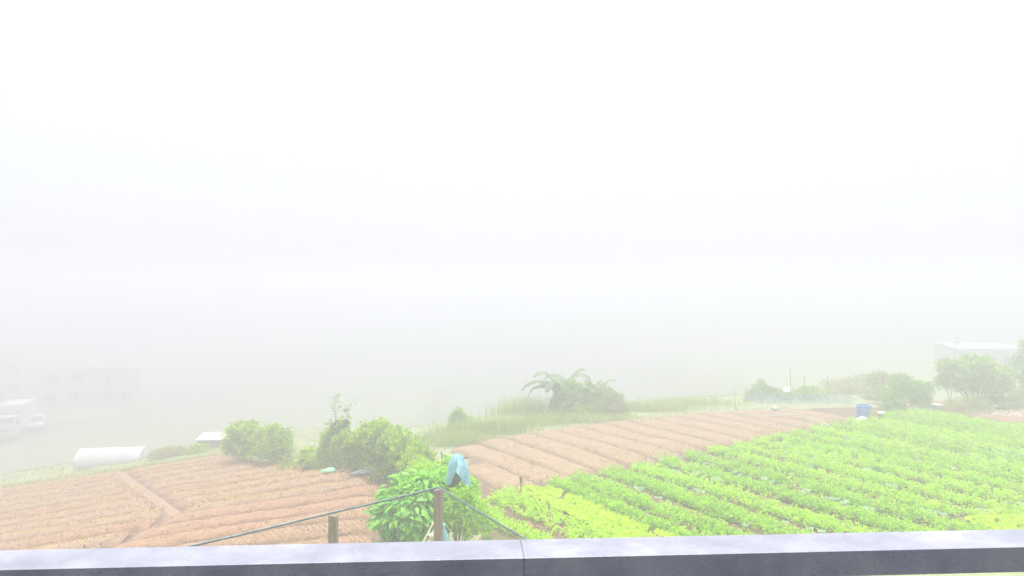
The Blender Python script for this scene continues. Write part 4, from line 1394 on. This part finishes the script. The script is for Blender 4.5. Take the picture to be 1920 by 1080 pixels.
def truck(label, loc, rz):
    t = set_props(empty('box_truck', loc, rz), label, 'truck')
    # front faces -y
    MB().add([(-1.0, 0, .55), (1.0, 0, .55), (1.0, 1.7, .55), (-1.0, 1.7, .55), (-1.0, -.02, 1.25), (1.0, -.02, 1.25), (.92, .38, 2.15), (-.92, .38, 2.15), (.92, 1.7, 2.2), (-.92, 1.7, 2.2), (1.0, 1.7, 1.25), (-1.0, 1.7, 1.25)],
             [(0, 1, 5, 4), (4, 5, 6, 7), (7, 6, 8, 9), (1, 2, 10, 5), (5, 10, 8, 6), (3, 0, 4, 11), (11, 4, 7, 9), (2, 3, 11, 10), (10, 11, 9, 8), (3, 2, 1, 0)]).build('cab', M['white_paint'], t)
    MB().add([(-.86, .035, 1.36), (.86, .035, 1.36), (.80, .325, 2.05), (-.80, .325, 2.05)], [(0, 1, 2, 3)]).build('windscreen', M['window_glass'], t)
    for s in (-1, 1):
        MB().add([(s * 1.012, .42, 1.32), (s * 1.012, 1.4, 1.32), (s * .94, 1.4, 2.05), (s * .94, .55, 2.05)], [(0, 1, 2, 3)]).build('side_window', M['window_glass'], t)
        MB().box(s * .78 - .16, s * .78 + .16, -.05, -.022, .78, .98, .006).build('headlight', M['lamp_glass'], t)
        MB().box(s * 1.15 - .09, s * 1.15 + .09, .1, .16, 1.45, 1.85, .01).build('mirror', M['trim_dark'], t)
    MB().box(-.55, .55, -.05, -.023, .80, 1.10, .006).build('grille', M['trim_dark'], t)
    MB().box(-1.02, 1.02, -.14, -.06, .42, .70, .02).build('bumper', M['white_paint'], t)
    MB().box(-1.1, 1.1, 1.85, 6.2, .85, 3.15, .03).build('cargo_box', M['white_paint'], t)
    MB().box(-.45, .45, .2, 6.1, .50, .80).build('chassis', M['trim_dark'], t)
    for y in (.75, 5.0):
        for s in (-1, 1):
            wheel(t, s * .86, y, .42, .26)
    return t


b = at(5, 822, 73)
truck('white box truck, faint in the mist at the left edge', (b[0], b[1], g1(b[0], b[1]) + .17), .30)


def car(label, loc, rz):
    t = set_props(empty('small_car', loc, rz), label, 'car')
    MB().add([(-.7, 0, .25), (.7, 0, .25), (.72, 0.05, .75), (-.72, .05, .75), (.72, 3.2, .85), (-.72, 3.2, .85), (.7, 3.2, .25), (-.7, 3.2, .25), (.68, .85, .92), (-.68, .85, .92), (.68, 3.15, .95), (-.68, 3.15, .95)],
             [(0, 1, 2, 3), (3, 2, 8, 9), (1, 6, 4, 10, 8, 2), (7, 0, 3, 9, 11, 5), (6, 7, 5, 4), (4, 5, 11, 10), (9, 8, 10, 11), (7, 6, 1, 0)]).build('body', M['white_paint'], t)
    MB().add([(-.66, .86, .93), (.66, .86, .93), (.56, 1.4, 1.46), (-.56, 1.4, 1.46), (.56, 2.7, 1.46), (-.56, 2.7, 1.46), (.66, 3.1, .96), (-.66, 3.1, .96)],
             [(3, 2, 4, 5), (0, 1, 2, 3), (1, 6, 4, 2), (7, 0, 3, 5), (6, 7, 5, 4)]).build('cabin', M['white_paint'], t)
    MB().add([(-.57, .90, .98), (.57, .90, .98), (.50, 1.34, 1.41), (-.50, 1.34, 1.41)], [(0, 1, 2, 3)]).build('windscreen', M['window_glass'], t)
    for s in (-1, 1):
        MB().box(s * .52 - .11, s * .52 + .11, -.02, .03, .55, .70, .005).build('headlight', M['lamp_glass'], t)
        for y in (.6, 2.6):
            wheel(t, s * .62, y, .28, .17)
    MB().box(-.68, .68, -.06, -.004, .27, .42, .01).build('bumper', M['trim_dark'], t)
    return t


b = at(66, 817, 77)
car('small white car right of the box truck in the mist', (b[0], b[1], g1(b[0], b[1]) + .17), .45)

# low white tunnel, shed wall and shrubs below the left field
p = gp(212, 36.4)
tun = set_props(empty('grow_tunnel', (p[0], p[1], g1(*p) - .05), .18), 'low white plastic-covered grow tunnel below the left field edge', 'grow tunnel')
L_, R_ = 2.9, .95
V = []
nu, na = 13, 13
for i in range(nu):
    x = -L_ / 2 + L_ * i / (nu - 1)
    for j in range(na):
        a = PI * j / (na - 1)
        rr_ = R_ * (1 - .035 * abs(math.sin(i * PI / 2 * 1.0)) + .01 * math.sin(5 * a + i))
        V.append((x, -math.cos(a) * rr_, math.sin(a) * rr_ * .78))
link('cover', raw_mesh('cover', np.array(V), grid_faces(nu, na), True), M['plastic_film'], tun)
for i in range(0, nu, 3):
    x = -L_ / 2 + L_ * i / (nu - 1)
    MB().tube([(x, -math.cos(a) * (R_ + .015), math.sin(a) * (R_ + .015) * .78) for a in np.linspace(0, PI, 13)], .014, 6).build('hoop', M['wall_grey'], tun)
for s in (-1, 1):
    MB().add([(s * L_ / 2 * .995, -math.cos(a) * R_ * .97, math.sin(a) * R_ * .75) for a in np.linspace(0, PI, 13)], [tuple(range(13))]).build('end_sheet', M['plastic_film'], tun)
p = gp(397, 37.5)
shed = set_props(empty('white_shed', (p[0], p[1], g1(*p) - .05), .1), 'small white-sheeted shed beside the bush pair', 'shed')
hs_ = at(397, 821, 37.5)[2] - g1(*p)
for i in range(5):
    MB().box(-.72 + i * .29, -.72 + i * .29 + .28, 0, .03, 0, hs_ - .08, .004).build('wall_panel', M['white_sheet'], shed)
MB().box(-.70, -.67, .035, 1.2, 0, hs_ - .08).box(.70, .73, .035, 1.2, 0, hs_ - .08).box(-.66, .69, 1.17, 1.2, 0, hs_ - .08).build('side_wall', M['white_sheet'], shed)
MB().add([(-.8, -.12, hs_ - .07), (.8, -.12, hs_ - .07), (.8, 1.3, hs_ + .08), (-.8, 1.3, hs_ + .08), (-.8, -.12, hs_ - .04), (.8, -.12, hs_ - .04), (.8, 1.3, hs_ + .11), (-.8, 1.3, hs_ + .11)],
         [(0, 3, 2, 1), (4, 5, 6, 7), (0, 1, 5, 4), (1, 2, 6, 5), (2, 3, 7, 6), (3, 0, 4, 7)]).build('roof', M['roof_metal'], shed)
band_bush('shrub', 'small dark green bush left of the white shed', 'shrub',
          [(372, 845, 36.6, .45, .32), (365, 852, 36.4, .35, .28), (380, 850, 36.4, .32, .26)], 1800, .09, M['leaf_hedge'], 180, jitter=.2)
band_bush('shrub', 'faint low weedy bush right of the white grow tunnel', 'shrub',
          [(312, 850, 36.2, .6, .26), (335, 850, 36.4, .5, .28), (295, 856, 36, .4, .22)], 1900, .09, M['leaf_olive'], 181, jitter=.25)
# bright weeds along the far edge of the left field
edge = np.linspace(-30, -13.5, 14)
n = 5200
ex = rng.uniform(-30, -13.2, n); ec = 35.5 + np.abs(rng.normal(0, .32, n)); ey = (ec - LN[0] * ex) / LN[1]
V, Fc = blades(n, 0, 0, .08, .34, .012, 190, .8)
kv = len(V) // n
off = np.repeat(np.stack([ex, ey, G(ex, ey) - .02], 1), kv, 0)
V += off
set_props(link('verge_grass', raw_mesh('verge_grass', V, Fc), M['grass']), 'bright yellow-green grass verge along the far edge of the left field', 'grass', kind='stuff')

# meadow grass on the slopes
n = 34000
mx = rng.uniform(-34, 14, n); my = rng.uniform(27, 50, n)
cc = LN[0] * mx + LN[1] * my
ok = (np.abs(mx) < .74 * my) & ~((cc < 35.7) & (mx < right_edge(cc) + .3)) & ~((my < np.interp(mx, FARX, FARY) + .1) & (mx > -2.6))
mx, my = mx[ok], my[ok]; n = len(mx)
V, Fc = blades(n, 0, 0, .05, .16, .016, 191, .9)
off = np.repeat(np.stack([mx, my, G(mx, my) - .02], 1), len(V) // n, 0)
set_props(link('meadow_grass', raw_mesh('meadow_grass', V + off, Fc), M['grass']), 'short meadow grass on the slope beyond the fields', 'grass', kind='stuff')

# ---------------------------------------------------------------- mist
hz_me = MB().box(-425, 425, -45, 425, -13.5, CZ + 1.8).mesh('haze')
hm = bpy.data.materials.new('haze'); hm.use_nodes = True
hn = hm.node_tree.nodes; hl = hm.node_tree.links; hn.clear()
ho = hn.new('ShaderNodeOutputMaterial'); hv = hn.new('ShaderNodeVolumePrincipled')
hv.inputs['Color'].default_value = (.615, .62, .672, 1)
hv.inputs['Density'].default_value = FOG_DENSITY
hv.inputs['Anisotropy'].default_value = 0.68
hl.new(hv.outputs['Volume'], ho.inputs['Volume'])
haze = link('haze', hz_me, hm)
set_props(haze, kind='stuff')
haze['label'] = 'white mist filling the valley and fading everything far away'
haze['category'] = 'mist'
